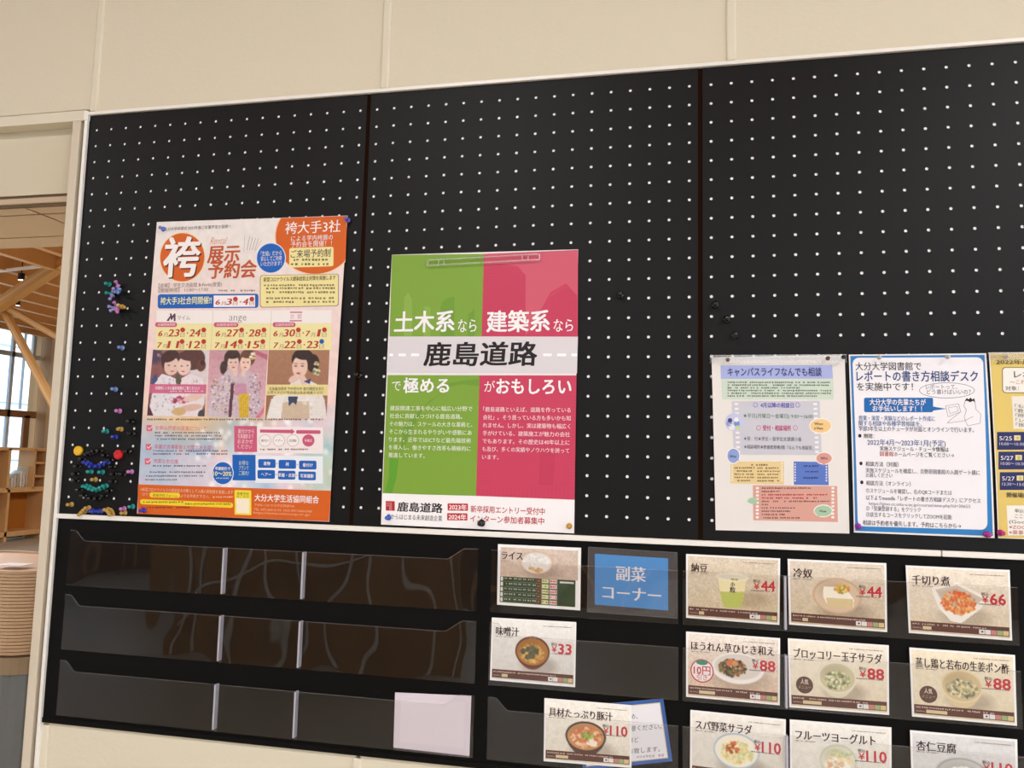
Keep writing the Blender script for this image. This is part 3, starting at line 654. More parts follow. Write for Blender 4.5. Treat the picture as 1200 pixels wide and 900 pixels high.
P.text(BK, K4, '鹿島道路', 121, 729, 373, 52, 'black', 7, slant=.05); P.text(ink('4a4446'), K4, '道からはじまる未来創造企業', 60, 782, 370, 30, 'semi')
for x, y, s in ((400, 710, '2023年'), (397, 764, '2024年')): P.rect('artwork', ink('bf2d34'), 5, K4, x, y, x + 113, y + 40, .01, 4); P.text(FW, K4, s, x + 8, y + 20, x + 106, 32, 'bold')
P.text(ink('b83238'), K4, '新卒採用エントリー受付中', 528, 741, 940, 38, 'bold'); P.text(ink('b83238'), K4, 'インターン参加者募集中', 525, 794, 936, 38, 'bold')
P.build()
# clear plastic hanger strip across its top
hs = MB()
hq = [at(501.5, 308.3, .008), at(632.5, 301, .008)]
(hx0, hz0), (hx1, hz1) = hq
pts = []
for k in range(21):
    u = k / 20; pts.append((hx0 + (hx1 - hx0) * u, hz0 + (hz1 - hz0) * u))
cl = thing('poster_hanger', 'clear plastic hanging strip across the top of the green and red poster', 'hanger', ((hx0 + hx1) / 2, -.008, hz0))
FRO = RODM
m = MB()
for dz in (.0052, -.0052):
    for (xa, za), (xb, zb2) in zip(pts, pts[1:]):
        m.beam((xa, -.009, za + dz), (xb, -.009, zb2 + dz), .0022, .0022)
for (xa, za) in (pts[0], pts[-1]): m.beam((xa, -.009, za - .006), (xa, -.009, za + .006), .0022, .0022, (0, 1, 0))
m.build('rod', FRO, cl)
for u in (2, 3, 17, 18): MB().beam((pts[u][0], -.0095, pts[u][1] - .0055), (pts[u][0], -.0095, pts[u][1] + .0055), .0018, .0018, (0, 1, 0)).build('catch', FRO, cl)

# ---- the counselling notice
q3 = [(833.9, 418.7), (990, 415.5), (995.5, 625.3), (838.7, 621.3)]
t3, P = poster(q3, .003, lambda u, w: .001 + .006 * S(PI * w) * (1 - u * .6), 'white counselling notice with pastel film strip boxes hanging under a clear rail', paper=mat('plain_paper', 'e6e2dd', .6, .3))
P.poly('artwork', ink('a9b4e2'), 1, K5, [(92, 106), (582, 104), (585, 164), (93, 166)]); P.text(ink('2b2f78'), K5, 'キャンパスライフなんでも相談', 122, 135, 536, 38, 'bold')
P.poly('artwork', ink('ccdccb'), 1, K5, [(95, 168), (586, 166), (588, 256), (98, 256)])
for i in range(6): P.bars(ink('6b736a'), K5, 122, 181 + 12 * i, (575, 570, 440, 578, 575, 520)[i], 9, i)
P.poly('artwork', ink('c9c9d2'), 1, K5, [(140, 264), (526, 262), (534, 500), (148, 498)])
for i in range(11):
    for x in (152, 498): P.rect('artwork', ink('ece9ea'), 2, K5, x + i * .8, 271 + 21 * i, x + 17 + i * .8, 281 + 21 * i, 0, 3)
P.text(ink('5a55b8'), K5, '4月以降の相談日', 266, 281, 412, 22, 'bold'); P.text(ink('c04a78'), K5, '受付・相談場所', 276, 381, 400, 24, 'bold')
for cx, cy, c in ((244, 280, '5a55b8'), (430, 280, '5a55b8'), (257, 381, 'c04a78'), (419, 381, 'c04a78')):
    P.ell('artwork', ink(c), 3, K5, cx, cy, 10, 11, 14); P.ell('artwork', ink('d6d4dc'), 4, K5, cx, cy, 8, 9, 14)
    for dx in (-3, 3): P.ell('artwork', ink(c), 5, K5, cx + dx, cy - 3, 1.6, 2, 6)
    P.line('artwork', ink(c), 5, K5, [(cx - 5, cy + 3), (cx, cy + 6), (cx + 5, cy + 3)], .0005)
P.text(ink('4f7a5a'), K5, '★平日(月曜日〜金曜日) 9:00〜16:00', 190, 327, 496, 20, 'sans'); P.text(ink('5c5a62'), K5, '★受　付★学生・留学生支援課②番', 192, 427, 446, 18); P.text(ink('5c5a62'), K5, '★相談場所★教養教育棟3階『なんでも相談室』', 193, 463, 498, 18)
def bub(cx, cy, rx, ry, c, tail, s=None, tx=None):
    P.ell('artwork', ink('f2efe8'), 3, K5, cx, cy, rx + 4, ry + 4); P.poly('artwork', ink(c), 4, K5, tail); P.ell('artwork', ink(c), 5, K5, cx, cy, rx, ry)
    if s:
        for i, l in enumerate(s.split('\n')): P.text(ink('3c3a40'), K5, l, tx[0], tx[1] + 20 * i, tx[2], 14, 'bold', 7)
P.ell('artwork', ink('c3c9e6'), 3, K5, 150, 356, 40, 40); 
for cx, cy, c, r in ((132, 348, '45407a', 10), (128, 362, '8fa0c8', 13), (160, 345, 'f0e8e2', 10), (162, 362, '6f8fd0', 13), (140, 378, 'e8e4ea', 14), (166, 380, 'c8d890', 10)): P.ell('artwork', ink(c), 4 + (r < 12), K5, cx, cy, r, r, 16)
bub(530, 372, 46, 30, 'eec98a', [(490, 380), (510, 398), (520, 380)], 'When\n& Where', (502, 362, 540)); bub(147, 503, 26, 31, '8fa3d8', [(150, 520), (172, 526), (168, 505)], 'What', (130, 505, 160)); bub(545, 514, 34, 24, 'd99a90', [(535, 530), (542, 548), (556, 532)], 'Who', (530, 513, 560))
def film_(pts, c, x0, x1, y0, y1):
    P.poly('artwork', ink(c), 2, K5, pts); n = int((y1 - y0) / 12)
    for i in range(n):
        for x in (x0, x1): P.rect('artwork', ink('f0ece8'), 3, K5, x, y0 + 12 * i, x + 5, y0 + 12 * i + 7)
film_([(136, 528), (368, 528), (370, 629), (134, 624)], 'e6cd94', 140, 358, 534, 622); film_([(412, 528), (562, 530), (566, 632), (413, 630)], '5a78c4', 416, 553, 536, 626)
P.poly('artwork', ink('d8a294'), 2, K5, [(233, 632), (603, 636), (607, 794), (236, 786)])
for i in range(9):
    for x in (246, 578): P.rect('artwork', ink('efe6e2'), 3, K5, x, 640 + 16 * i, x + 13, 650 + 16 * i, .01, 3)
for i in range(5): P.bars(ink('7c6a48'), K5, 152, 556 + 14 * i, 240, 9, i); P.bars(ink('7c6a48'), K5, 252, 557 + 14 * i, 350, 9, i + 9)
P.bars(ink('7c6a48'), K5, 225, 543, 300, 10, 2)
for y in (548, 573, 600): P.bars(ink('2c3c78'), K5, 455, y, 520, 10, y)
for i in range(10): P.bars(ink('b83a3a') if i in (2, 3) else ink('7a5650'), K5, 272, 645 + 14.5 * i, (490, 350, 570, 520, 572, 300, 430, 400, 380, 450)[i], 9, i + 3)
bub(542, 745, 38, 24, 'a8c8a8', [(510, 750), (522, 772), (540, 760)], 'How', (527, 745, 556)); P.ell('artwork', ink('a8c8a8'), 4, K5, 232, 700, 20, 14); P.poly('artwork', ink('a8c8a8'), 5, K5, [(205, 704), (240, 682), (254, 720)])
P.build()
def clear_rail(px0, px1, pyc, label, hpx=11):
    (xa, za), (xb, zb_) = at(px0, pyc[0], .010), at(px1, pyc[1], .010); zc = (za + zb_) / 2; h = hpx * .00148
    t = thing('clear_rail', label, 'rail', ((xa + xb) / 2, -.009, zc - h / 2))
    MB().box(xa, xb, -.0105, -.0095, zc - h / 2, zc + h / 2, .0003).build('front_strip', FILM, t)
    MB().beam((xa, -.010, zc + h / 2), (xb, -.010, zc + h / 2), .003, .002).build('folded_edge', FRO, t)
    return t
clear_rail(832, 992, (421.5, 420.5), 'clear plastic rail along the top of the counselling notice', 9)

# ---- the blue-framed library notice
q4 = [(994.7, 415.5), (1156, 413.9), (1165.9, 630.7), (1000.8, 624)]
t4, P = poster(q4, .003, lambda u, w: .001 + .003 * S(PI * w), 'white library notice with a thick blue border, between two other notices')
P.poly('artwork', ink('2f7fc2'), 0, K6, [(62, 64), (652, 59), (689, 856), (84, 833)])
c_ = []
for cx, cy, a0 in ((618, 98, -90), (636, 800, 0), (122, 785, 90), (100, 100, 180)):
    for t in range(0, 91, 15): r = math.radians(a0 + t); c_.append((cx + 28 * math.cos(r), cy + 28 * math.sin(r)))
P.poly('artwork', ink('efedf1'), 1, K6, c_)
K = K6; NV, DB, GY = ink('27427c'), ink('232228'), ink('5c5a68')
P.text(DB, K, '大分大学図書館で', 84, 110, 373, 36, 'semi'); P.text(NV, K, 'レポートの書き方相談デスク', 88, 154, 622, 46, 'bold'); P.text(DB, K, 'を実施中です！', 90, 199, 336, 36, 'semi')
P.ell('artwork', ink('8d93a2'), 2, K, 485, 216, 122, 35); P.ell('artwork', ink('efedf1'), 3, K, 485, 216, 119, 32); P.text(GY, K, 'レポートって、', 392, 200, 530, 22); P.text(GY, K, 'どう書けばいいの？', 396, 222, 590, 22)
P.poly('artwork', ink('1467b0'), 2, K, [(414, 285), (482, 297), (416, 306)]); P.rect('artwork', ink('1467b0'), 2, K, 121, 248, 424, 312, 0, 8); P.text(WH, K, '大分大学の先輩たちが', 145, 267, 392, 27, 'bold'); P.text(WH, K, 'お手伝いします！！', 158, 295, 375, 25, 'bold')
# line drawing of a person at a computer
LN = ink('7d7f88')
P.line('artwork', LN, 3, K, [(478, 285), (535, 275), (545, 310), (490, 332), (478, 285)], .0006); P.line('artwork', LN, 3, K, [(490, 292), (528, 286), (534, 306), (498, 318), (490, 292)], .0005)
P.line('artwork', LN, 3, K, [(545, 310), (500, 345), (485, 360), (560, 350), (600, 330)], .0006); P.line('artwork', LN, 3, K, [(565, 262), (558, 285), (570, 300), (560, 335), (575, 372), (630, 360), (633, 320), (612, 300), (608, 268)], .0006); P.line('artwork', LN, 3, K, [(565, 262), (580, 255), (600, 258), (608, 268)], .0006)
P.poly('artwork', BK, 4, K, [(563, 262), (572, 249), (580, 256), (588, 247), (596, 256), (604, 250), (609, 268), (598, 262), (586, 268), (576, 262)])
for s, x, y, xr, h, c in (('授業・演習・実験などのレポート作成に', 97, 337, 432, 22, '2f5a96'), ('関する相談や各種学習相談を、', 97, 360, 374, 22, '2f5a96'), ('学部3年生以上のチュータが対面とオンラインで行います。', 97, 383, 602, 22, '33405f'),
    ('●', 95, 415, 109, 20, '232228'), ('期間：', 118, 416, 165, 20, '232228'), ('2022年4月〜2023年1月(予定)', 135, 443, 478, 28, '2d4a88'), ('実施スケジュール・チュータ情報は', 190, 471, 492, 21, '232228'), ('図書館', 190, 494, 250, 21, 'b03030'), ('ホームページをご覧ください→', 252, 496, 515, 21, '3c3a48'),
    ('●', 100, 536, 114, 20, '232228'), ('相談方法（対面）', 127, 538, 272, 21, '33323a'), ('実施スケジュールを確認し、旦野原図書館の入館ゲート横に', 128, 566, 628, 21, '5c5a68'), ('お越しください', 129, 587, 245, 20, '5c5a68'),
    ('●', 104, 619, 118, 20, '232228'), ('相談方法（オンライン）', 130, 622, 325, 21, '33323a'), ('①スケジュールを確認し、右のQRコードまたは', 130, 655, 506, 21, '5c5a68'), ('以下よりmoodle「レポートの書き方相談デスク」にアクセス', 130, 686, 632, 21, '4c4a58'), ('https://gmo.cc.oita-u.ac.jp/course/view.php?id=30655', 142, 711, 588, 18, '8a8894'),
    ('②「受講登録する」をクリック', 130, 733, 370, 21, '5c5a68'), ('③該当するコースをクリックしてZOOMを起動', 131, 760, 506, 21, '5c5a68'), ('相談は予約者を優先します。予約はこちらから→', 116, 796, 548, 23, '33323a')): P.text(ink(c), K, s, x, y, xr, h, 'semi')
P.build()

# ---- the yellow schedule at the right edge
q5 = [(1159, 413), (1316, 411.5), (1335, 636.5), (1169.9, 630.7)]
t5, P = poster(q5, .003, lambda u, w: .001 + .003 * S(PI * w), 'yellow workshop schedule with dark blue date boxes, rightmost notice on the board')
K = (1150, 405, 3.83); YB = ink('dfc56c')
P.poly('artwork', YB, 0, K, [(40, 36), (632, 30), (700, 880), (80, 862)])
P.text(ink('6a5a30'), K, '2022年度前期', 66, 73, 300, 24, 'bold'); 
P.rect('artwork', ink('8a7a48'), 1, K, 92, 96, 500, 214, 0, 16); P.rect('artwork', ink('efece4'), 2, K, 96, 100, 496, 210, 0, 14)
P.text(DK, K, 'レポート講座', 145, 129, 420, 34, 'serif'); P.text(ink('b05a3c'), K, '〜これを聞けば大丈夫〜', 126, 164, 400, 20); P.text(DK, K, '対象：レポートを書く人', 106, 192, 400, 20)
P.poly('artwork', ink('ebe6dc'), 2, K, [(134, 228), (520, 226), (526, 376), (142, 374)])
for i, s in enumerate(('「もっと早く', '「教えてほしい', '「時間がない', '「レポート', '「困った')): P.text(ink('6a645a'), K, s, 148 + i, 272 + 21 * i, 148 + 26 * len(s), 18)
for y0, d, tm in ((388, '5/25', '10:00〜10:30'), (476, '5/27', '10:00〜10:30'), (568, '5/27', '12:30〜13:00')):
    x0 = 68 + (y0 - 388) * .07; P.rect('artwork', ink('262c62'), 2, K, x0, y0, x0 + 520, y0 + 80, -.005); P.text(WH, K, d, x0 + 10, y0 + 27, x0 + 66, 24); P.rect('artwork', ink('e8dc9a'), 3, K, x0 + 76, y0 + 15, x0 + 105, y0 + 38); P.text(ink('b08a3c'), K, '水' if d == '5/25' else '金', x0 + 82, y0 + 27, x0 + 100, 16); P.text(ink('cfd0e0'), K, tm, x0 + 10, y0 + 52, x0 + 120, 17)
P.text(DK, K, '開催場所', 112, 670, 210, 22, 'bold'); P.poly('artwork', ink('efece4'), 2, K, [(112, 718), (560, 716), (570, 850), (120, 852)])
for i, (s, c) in enumerate((('申込はこちら', '3c3a38'), ('ここから', '3c3a38'), ('(Google フォーム)', '4c4a48'), ('※ZOOM参加可', 'b03838'), ('※要事前申込', 'b03838'))): P.text(ink(c), K, s, 150 - (i > 1) * 26, 741 + 24 * i, 150 + 24 * len(s) * .8, 19)
P.build()
clear_rail(1158, 1240, (419, 418), 'clear plastic rail along the top of the yellow schedule', 9)

# ------------------------------------------------------------------ menu cards in the pockets
def card(quad, label, fn, name='menu_card', cat='menu card', d0=.006, group='menu cards in the acrylic pockets', paper=PAPERG, tp=None):
    q = [at(x, y, d0) for x, y in quad]
    x0 = (q[0][0] + q[3][0]) / 2; x1 = (q[1][0] + q[2][0]) / 2; z1 = (q[0][1] + q[1][1]) / 2; z0 = (q[2][1] + q[3][1]) / 2
    t = thing(name, label, cat, ((x0 + x1) / 2, -d0, z0), group)
    Q = [np.array(p) for p in q]
    def mp(K, u, v):
        a, b = u / 150, v / 106; r = (Q[0] * (1 - a) + Q[1] * a) * (1 - b) + (Q[3] * (1 - a) + Q[2] * a) * b
        return float(r[0]), float(r[1])
    surf = lambda x, z: d0
    sheet(t, quad, d0, surf, paper, 2, 'card')
    P = Print(t, surf, mp); P.rot = (q[1][1] - q[0][1]) / (q[1][0] - q[0][0]); fn(P); P.build(); return t
MINK, PRR = ink('3d2328'), ink('c8303a')
def card_base(P, title, tx, price, px_, bgc, food, serif='serifb', ty=22, th=15, bar='5c3428', price_y=45, badge=None, subt=True, cafe=True):
    a = Paint(150, 104, bgc[0], len(title) * 7 + int(tx)); a.grad(bgc[0], bgc[1]); a.mottle(30, .02); a.mottle(80, bgc[2]); a.I = a.I * 1.05; food(a); a.I = np.clip(a.I * 1.04, 0, 1)
    P.raster('photograph', [(3.2, 3.2), (146.8, 3.2), (146.8, 102.8), (3.2, 102.8)], a.I, 1)
    P.rect('artwork', ink(bar), 3, None, 3.5, 86.5, 146.5, 100.5)
    P.bars(ink('c9b0a2'), None, 6, 90.5, 118, 3, int(tx)); P.bars(ink('a98c80'), None, 6, 96.5, 19, 2.6, 3); P.rect('artwork', ink('d9c79c'), 4, None, 21, 93.5, 21 + 4 + len(title) * 2.2, 98.5)
    for i, c in enumerate(('e9e6e2', 'e9e6e2', 'c98278', '9cb27c', 'dcc48c')): P.rect('artwork', ink(c), 4, None, 103 + 8.6 * i, 92.5, 111 + 8.6 * i, 99.3)
    P.rect('artwork', DK, 5, None, 106, 94.5, 109, 97)
    P.text(MINK, None, title, 8, ty, tx, th, serif)
    P.bars(ink('8a7a74'), None, 8, ty + th * .62, min(tx, 40), 2, 4); P.bars(ink('8a7a74'), None, 92, 9.5, 142, 1.8, 7)
    if price:
        P.text(ink('f4ece8'), None, price, px_ + 11, price_y, 144, 22.5, 'heavy', 4); P.text(PRR, None, price, px_ + 12, price_y, 143, 21.5, 'black', 6); P.text(PRR, None, '¥', px_ + 1, price_y + 1.5, px_ + 10, 13, 'bold')
        P.text(DK, None, '税込', px_, price_y - 6.5, px_ + 11, 5, 'bold'); P.bars(ink('5c4a46'), None, px_ - 4, price_y + 9, 141, 2.2, 5)
    if badge:
        cx, cy, r, kind = badge
        if kind == 'off':
            P.ell('artwork', ink('c2434a'), 3, None, cx, cy, r, r); P.ell('artwork', ink('f2eae6'), 4, None, cx, cy, r - 2, r - 2); P.ell('artwork', ink('3f8a72'), 5, None, cx, cy - r * .72, r * .5, r * .22)
            P.text(PRR, None, '10円', cx - r * .72, cy - 1, cx + r * .72, r * .8, 'bold'); P.text(PRR, None, '引き', cx - r * .45, cy + r * .52, cx + r * .45, r * .55)
        else:
            P.ell('artwork', ink('5a4038'), 4, None, cx, cy, r, r); P.text(ink('e8d8c4'), None, '人気', cx - r * .45, cy - r * .4, cx + r * .45, r * .6, 'bold'); P.text(ink('d9a070'), None, 'メニュー', cx - r * .75, cy + r * .25, cx + r * .75, r * .4)
def bowl(a, cx, cy, rx, ry, out, inn, depth=.12, rim=None, shadow=True):
    if shadow: a.ell(cx + .08, cy + ry * .9, rx * 1.05, ry * .6, '6a5848', .35, soft=9)
    a.ell(cx, cy + depth, rx * .72, ry * .78, out); a.ell(cx, cy + depth * .5, rx * .9, ry * .9, out); a.ell(cx, cy, rx, ry, rim or out); a.ell(cx, cy + .005, rx * .91, ry * .9, inn)
    a.ell(cx - rx * .2, cy - ry * .3, rx * .6, ry * .5, '000000', .08, soft=10)
def f_miso(a): bowl(a, .495, .5, .21, .25, '6b3524', 'a8702e', .1, '552a1e'); a.blobs(.49, .53, .15, .15, 132, ['c99a48', 'dcb860', 'b07c34'], 0.0060, 0.0248, .7); a.blobs(.49, .53, .12, .1, 19, ['4a4a38', '5c5a40'], 0.0180, 0.0372)
def f_ton(a): bowl(a, .48, .56, .24, .25, '4a3830', 'c48a58', .14, '3c2c28'); a.blobs(.48, .58, .17, .16, 132, ['d9a078', 'c8683c', 'e8c8a0', 'd07848'], 0.0090, 0.0310, .85); a.blobs(.5, .55, .07, .06, 57, ['7fae3c', 'a8c860', '5c8a30'], 0.0060, 0.0136); a.blobs(.56, .66, .06, .05, 17, ['f0e4d0'], 0.0120, 0.0248)
def f_natto(a):
    a.ell(.7, .66, .2, .12, '8a7050', .4, soft=10); a.poly([(.335, .33), (.655, .33), (.61, .74), (.55, .79), (.44, .79), (.385, .74)], 'e9dcaa'); a.poly([(.365, .56), (.63, .54), (.61, .74), (.55, .8), (.44, .8), (.385, .74)], 'b6be5c')
    a.ell(.495, .78, .1, .03, 'b6be5c'); a.ell(.495, .315, .18, .065, 'e9e2cc'); a.ell(.495, .31, .165, .05, 'd9d0b8'); a.blobs(.52, .35, .04, .01, 13, ['b8603c', '8a9a3c'], 0.0048, 0.0087)
def f_yakko(a): bowl(a, .5, .52, .26, .28, 'b8987a', 'd6bfa4', .06, 'caa988'); a.poly([(.36, .38), (.58, .38), (.68, .56), (.67, .68), (.4, .68), (.35, .54)], 'f3ecd8'); a.poly([(.385, .56), (.67, .56), (.67, .7), (.4, .7)], 'd8c494'); a.blobs(.55, .4, .08, .07, 66, ['d8b048', 'e8cc70', '7a9a40', 'c8783c'], 0.0072, 0.0186)
def f_kiri(a):
    a.ell(.56, .72, .25, .14, '7a6a58', .35, soft=9); a.poly([(.23, .31), (.5, .2), (.8, .42), (.72, .58), (.52, .82), (.42, .8), (.3, .62)], 'efe9df'); a.poly([(.27, .33), (.49, .24), (.75, .43), (.52, .72), (.36, .58)], 'cdbfae'); a.poly([(.3, .36), (.48, .29), (.68, .44), (.52, .69), (.38, .57)], 'b8a48c', .5)
    a.blobs(.5, .51, .17, .17, 200, ['d9642c', 'dc4e24', 'e8a04c', 'ecc080', 'd0702c'], 0.0084, 0.0248, .9, .6)
def f_hou(a): a.ell(.58, .66, .3, .2, '6a5848', .3, soft=12); a.ell(.56, .5, .29, .25, 'ece6df'); a.ell(.56, .48, .26, .2, 'd8cfc6'); a.blobs(.5, .5, .15, .13, 198, ['3c3428', '4a4a2c', '6a6a34', 'c8863c', '8a5c34', '2c2820'], 0.0072, 0.0217, .95); a.blobs(.5, .42, .06, .05, 22, ['d8a060', 'cf7040'], 0.0120, 0.0217)
def f_bro(a): bowl(a, .49, .52, .2, .24, 'd9d0b4', 'c9c09c', .12, 'e3dcc6'); a.blobs(.49, .56, .13, .13, 176, ['7f8654', 'd2cea0', '68704a', 'e6e2cc', 'a8a878'], 0.0072, 0.0217, .9)
def f_mushi(a): bowl(a, .49, .5, .21, .25, 'd6c39a', 'cdb88c', .14, 'dfd0ac'); a.blobs(.49, .54, .15, .13, 176, ['8a8a70', 'e4d8b0', '5c6050', 'd8c890', 'b0a880'], 0.0072, 0.0217, .9)
def f_spa(a): bowl(a, .49, .53, .25, .27, 'd8dde2', 'e6dcb4', .06, 'a9bccc'); a.ell(.49, .53, .235, .245, 'ece6d4'); a.blobs(.5, .56, .17, .17, 154, ['ecd99a', 'e8e0c0', 'd8c070', 'c8d090'], 0.0090, 0.0248, .8); a.blobs(.45, .5, .07, .09, 30, ['c8542c', 'd8703c', '8a5030'], 0.0090, 0.0217)
def f_fru(a): bowl(a, .48, .53, .19, .24, 'd2ceb8', 'dcd8c4', .12, 'c9c9b0'); a.blobs(.48, .58, .12, .14, 88, ['f2eee2', 'ece8dc', 'd8b08c', 'e8d8a0'], 0.0120, 0.0310, .8); a.blobs(.5, .42, .12, .05, 26, ['b8c090', 'c9cba0'], 0.0090, 0.0186)
def f_annin(a): a.rect(.6, 0, 1, .1, 'b0b0b0', .2); bowl(a, .48, .58, .26, .26, 'b4b4b4', 'c4c4c0', .1, 'a8a8a8'); a.blobs(.5, .58, .14, .12, 30, ['f2f0ea', 'e4e4dc'], 0.0180, 0.0434)
WA, WB = ('d9cfc0', 'cfc2ae', .03), ('d8c8b0', 'c9b294', .09)
CARDS = [
    ([(576.4, 723.6), (675.4, 729), (674, 805.4), (574, 797)], 'menu card with a photograph of miso soup in a lacquered bowl, price ¥33', '味噌汁', 50, '33', 107, ('dedcd6', 'cbc7c0', .02), f_miso, None),
    ([(638, 818), (740.6, 826.4), (740, 900), (637, 892)], 'menu card with pork and vegetable soup in a dark bowl, price ¥110, lowest middle pocket', '具材たっぷり豚汁', 118, '110', 101, ('e3e0d6', 'd2cbba', .03), f_ton, None),
    ([(804, 649.1), (914.3, 654.4), (913.4, 732.4), (804, 724)], 'menu card with a green and cream natto cup, price ¥44', '納豆', 35, '44', 108, ('cdc0ac', 'c2b090', .05), f_natto, None),
    ([(923, 654.9), (1038.7, 660), (1039.7, 740.8), (924.8, 731.9)], 'menu card with a white tofu block in a pale bowl, price ¥44', '冷奴', 38, '44', 108, ('cdc2b2', 'c4b294', .04), f_yakko, None),
    ([(1061.3, 662.5), (1183.3, 668), (1186.2, 750.8), (1065, 741.7)], 'menu card with orange simmered radish in a square white bowl, price ¥66', '千切り煮', 64, '66', 108, ('dcd2c2', 'cdbda2', .04), f_kiri, None),
    ([(804, 740), (914.2, 747.9), (913.8, 826.6), (804, 816.5)], 'menu card with dark hijiki salad on white plate, round discount badge, price ¥88', 'ほうれん草ひじき和え', 141, '88', 106, ('dcd4ca', 'c9ad94', .05), f_hou, (26, 62, 19, 'off')),
    ([(923.2, 747.9), (1041.6, 756.2), (1042, 837.9), (925, 828.9)], 'menu card with broccoli and egg salad and a brown badge, price ¥88', 'ブロッコリー玉子サラダ', 140, '88', 106, ('dfd8c8', 'cfc2a8', .02), f_bro, (24, 70, 13, 'pop')),
    ([(1065.6, 758.7), (1189.5, 767.6), (1191.8, 850.6), (1068.8, 839.6)], 'menu card with steamed chicken and seaweed, cream bowl, brown badge, price ¥88', '蒸し鶏と若布の生姜ポン酢', 141, '88', 106, ('dcd2ba', 'd0c4a8', .02), f_mushi, (25, 70, 13, 'pop')),
    ([(809, 831.8), (921, 843), (920, 926), (808.5, 911)], 'menu card with spaghetti salad in a blue rimmed bowl, price ¥110, bottom edge', 'スパ野菜サラダ', 98, '110', 101, ('dcd9d0', 'c9c4b8', .02), f_spa, None),
    ([(925.5, 843), (1044.7, 852.5), (1045, 936), (926, 925)], 'menu card with fruit yoghurt in a pale bowl, price ¥110, bottom edge', 'フルーツヨーグルト', 127, '110', 101, ('dcdad2', 'cdc8bc', .02), f_fru, None),
    ([(1066.4, 855.6), (1192, 866.6), (1194, 950), (1069, 938)], 'menu card with almond jelly in a grey bowl, price ¥110, bottom right corner', '杏仁豆腐', 65, '110', 101, ('cdcdcc', 'c0bfbc', .02), f_annin, None),
]
for q, lab, title, tx, price, px_, bgc, food, badge in CARDS:
    card(q, lab, lambda P: (card_base(P, title, tx, price, px_, bgc, food, badge=badge), P.text(DK, None, '小', 72, 46, 79, 8, 'brush') or P.text(DK, None, '粒', 71, 55, 80, 9, 'brush') if title == '納豆' else None))
def rice(P):
    a = Paint(116, 80, 'cfb8a8', 9); a.grad('d9c8ba', 'c4a68e'); a.mottle(50, .05); bowl(a, .47, .26, .21, .21, 'c9a88c', 'e8e2da', .05, 'd8bc9c'); a.blobs(.47, .24, .16, .13, 120, ['f4f2ee', 'e8e4de', 'dcd6ce'], .008, .02, .8); a.blobs(.46, .4, .09, .04, 20, ['c99a5c', 'd8b078'], .01, .02)
    P.raster('photograph', [(5, 5), (145, 5), (145, 56), (5, 56)], a.I[:45], 1)
    P.text(MINK, None, 'ライス', 7, 19, 46, 15, 'serifb'); P.bars(ink('8a7a74'), None, 7, 29, 20, 2, 4)
    P.rect('artwork', ink('33462e'), 2, None, 5, 56, 141, 101)
    for r in range(5):
        y = 60 + 9 * r; P.rect('artwork', ink('dedcd2'), 3, None, 6, y - 3.5, 10.5, y + 3.5, 0, 1.5)
        for c in range(7): P.bars(ink('b9c0ac'), None, 13 + 8.6 * c, y - 1, 19 + 8.6 * c, 3, r + c)
        P.bars(ink('c8503c'), None, 74, y, 79, 5, r)
        P.rect('artwork', ink('d9d8a0'), 3, None, 81, y - 3.4, 93, y + 3.4); P.bars(ink('7a8a4c'), None, 82, y, 92, 4, r); P.rect('artwork', ink('e6c8c4'), 3, None, 95, y - 3.4, 108, y + 3.4); P.bars(ink('c8504c'), None, 96, y, 107, 4, r + 5)
        P.line('artwork', ink('8a967c'), 4, None, [(5, y + 4.5), (109, y + 4.5)], .0004)
    for x in (72, 80, 94, 109): P.line('artwork', ink('b84a40') if x < 90 else ink('8a967c'), 4, None, [(x, 56), (x, 101)], .0005)
    P.rect('artwork', ink('dedcd2'), 3, None, 113, 59, 138, 62)
card([(583.6, 637.6), (681, 642), (680, 715.4), (582.4, 708.6)], 'menu card with a bowl of white rice above a green size table', rice)
def side(P):
    P.rect('artwork', ink('1590de'), 1, None, 0, 0, 150, 106); 
    P.text(FW, None, '副菜', 44, 37, 105, 30, 'serifb', 4); P.text(FW, None, 'コーナー', 16, 78, 136, 30, 'serifb', 4)
side_q = [(697, 649), (783, 654.4), (783, 715.4), (697, 708.4)]
card(side_q, 'plain blue card with white lettering for the side dish corner', side, cat='sign', name='corner_sign', group=None, paper=ink('8fc4e4'))
fq = [at(689.6, 641, .009), at(793.6, 647.6, .009), at(793.6, 724.6, .009), at(688, 717, .009)]
sl = thing('clear_sleeve', 'clear soft plastic sleeve around the blue side dish card', 'sleeve', (fq[0][0], -.009, fq[3][1]))
MB().prism([fq[0], fq[1], fq[2], fq[3]], -.0092, -.0088).build('front_film', FILM, sl)
m = MB()
for p, q in zip(fq, fq[1:] + fq[:1]): m.beam((p[0], -.009, p[1]), (q[0], -.009, q[1]), .001, .001, (0, 1, 0))
m.build('welded_edge', mat('film_edge', '55524e', .4, .5), sl)
def note(P):
    P.rect('artwork', ink('3a62a8'), 1, None, 0, 0, 150, 106); P.rect('artwork', ink('d8c8a0'), 2, None, 6, 6, 144, 100); P.rect('artwork', ink('e9e8ec'), 3, None, 7.5, 7.5, 142.5, 98.5)
    for s, x0, y, x1 in (('ため、', 83, 25, 104), ('注意ください。', 80, 45, 141), ('ほど', 84, 64, 100), ('お致します。', 80, 82, 133)): P.text(ink('3a3a44'), None, s, x0, y, x1, 9.5)
    P.text(ink('5a5a64'), None, '大分大学生協　食堂', 92, 93, 138, 4.6)
nq = [(672.7, 828), (777.2, 818.6), (788, 892), (683.6, 903)]
card(nq, 'white notice with a blue border tilted behind the pork soup card', note, cat='notice', name='framed_notice', d0=.004, group=None)
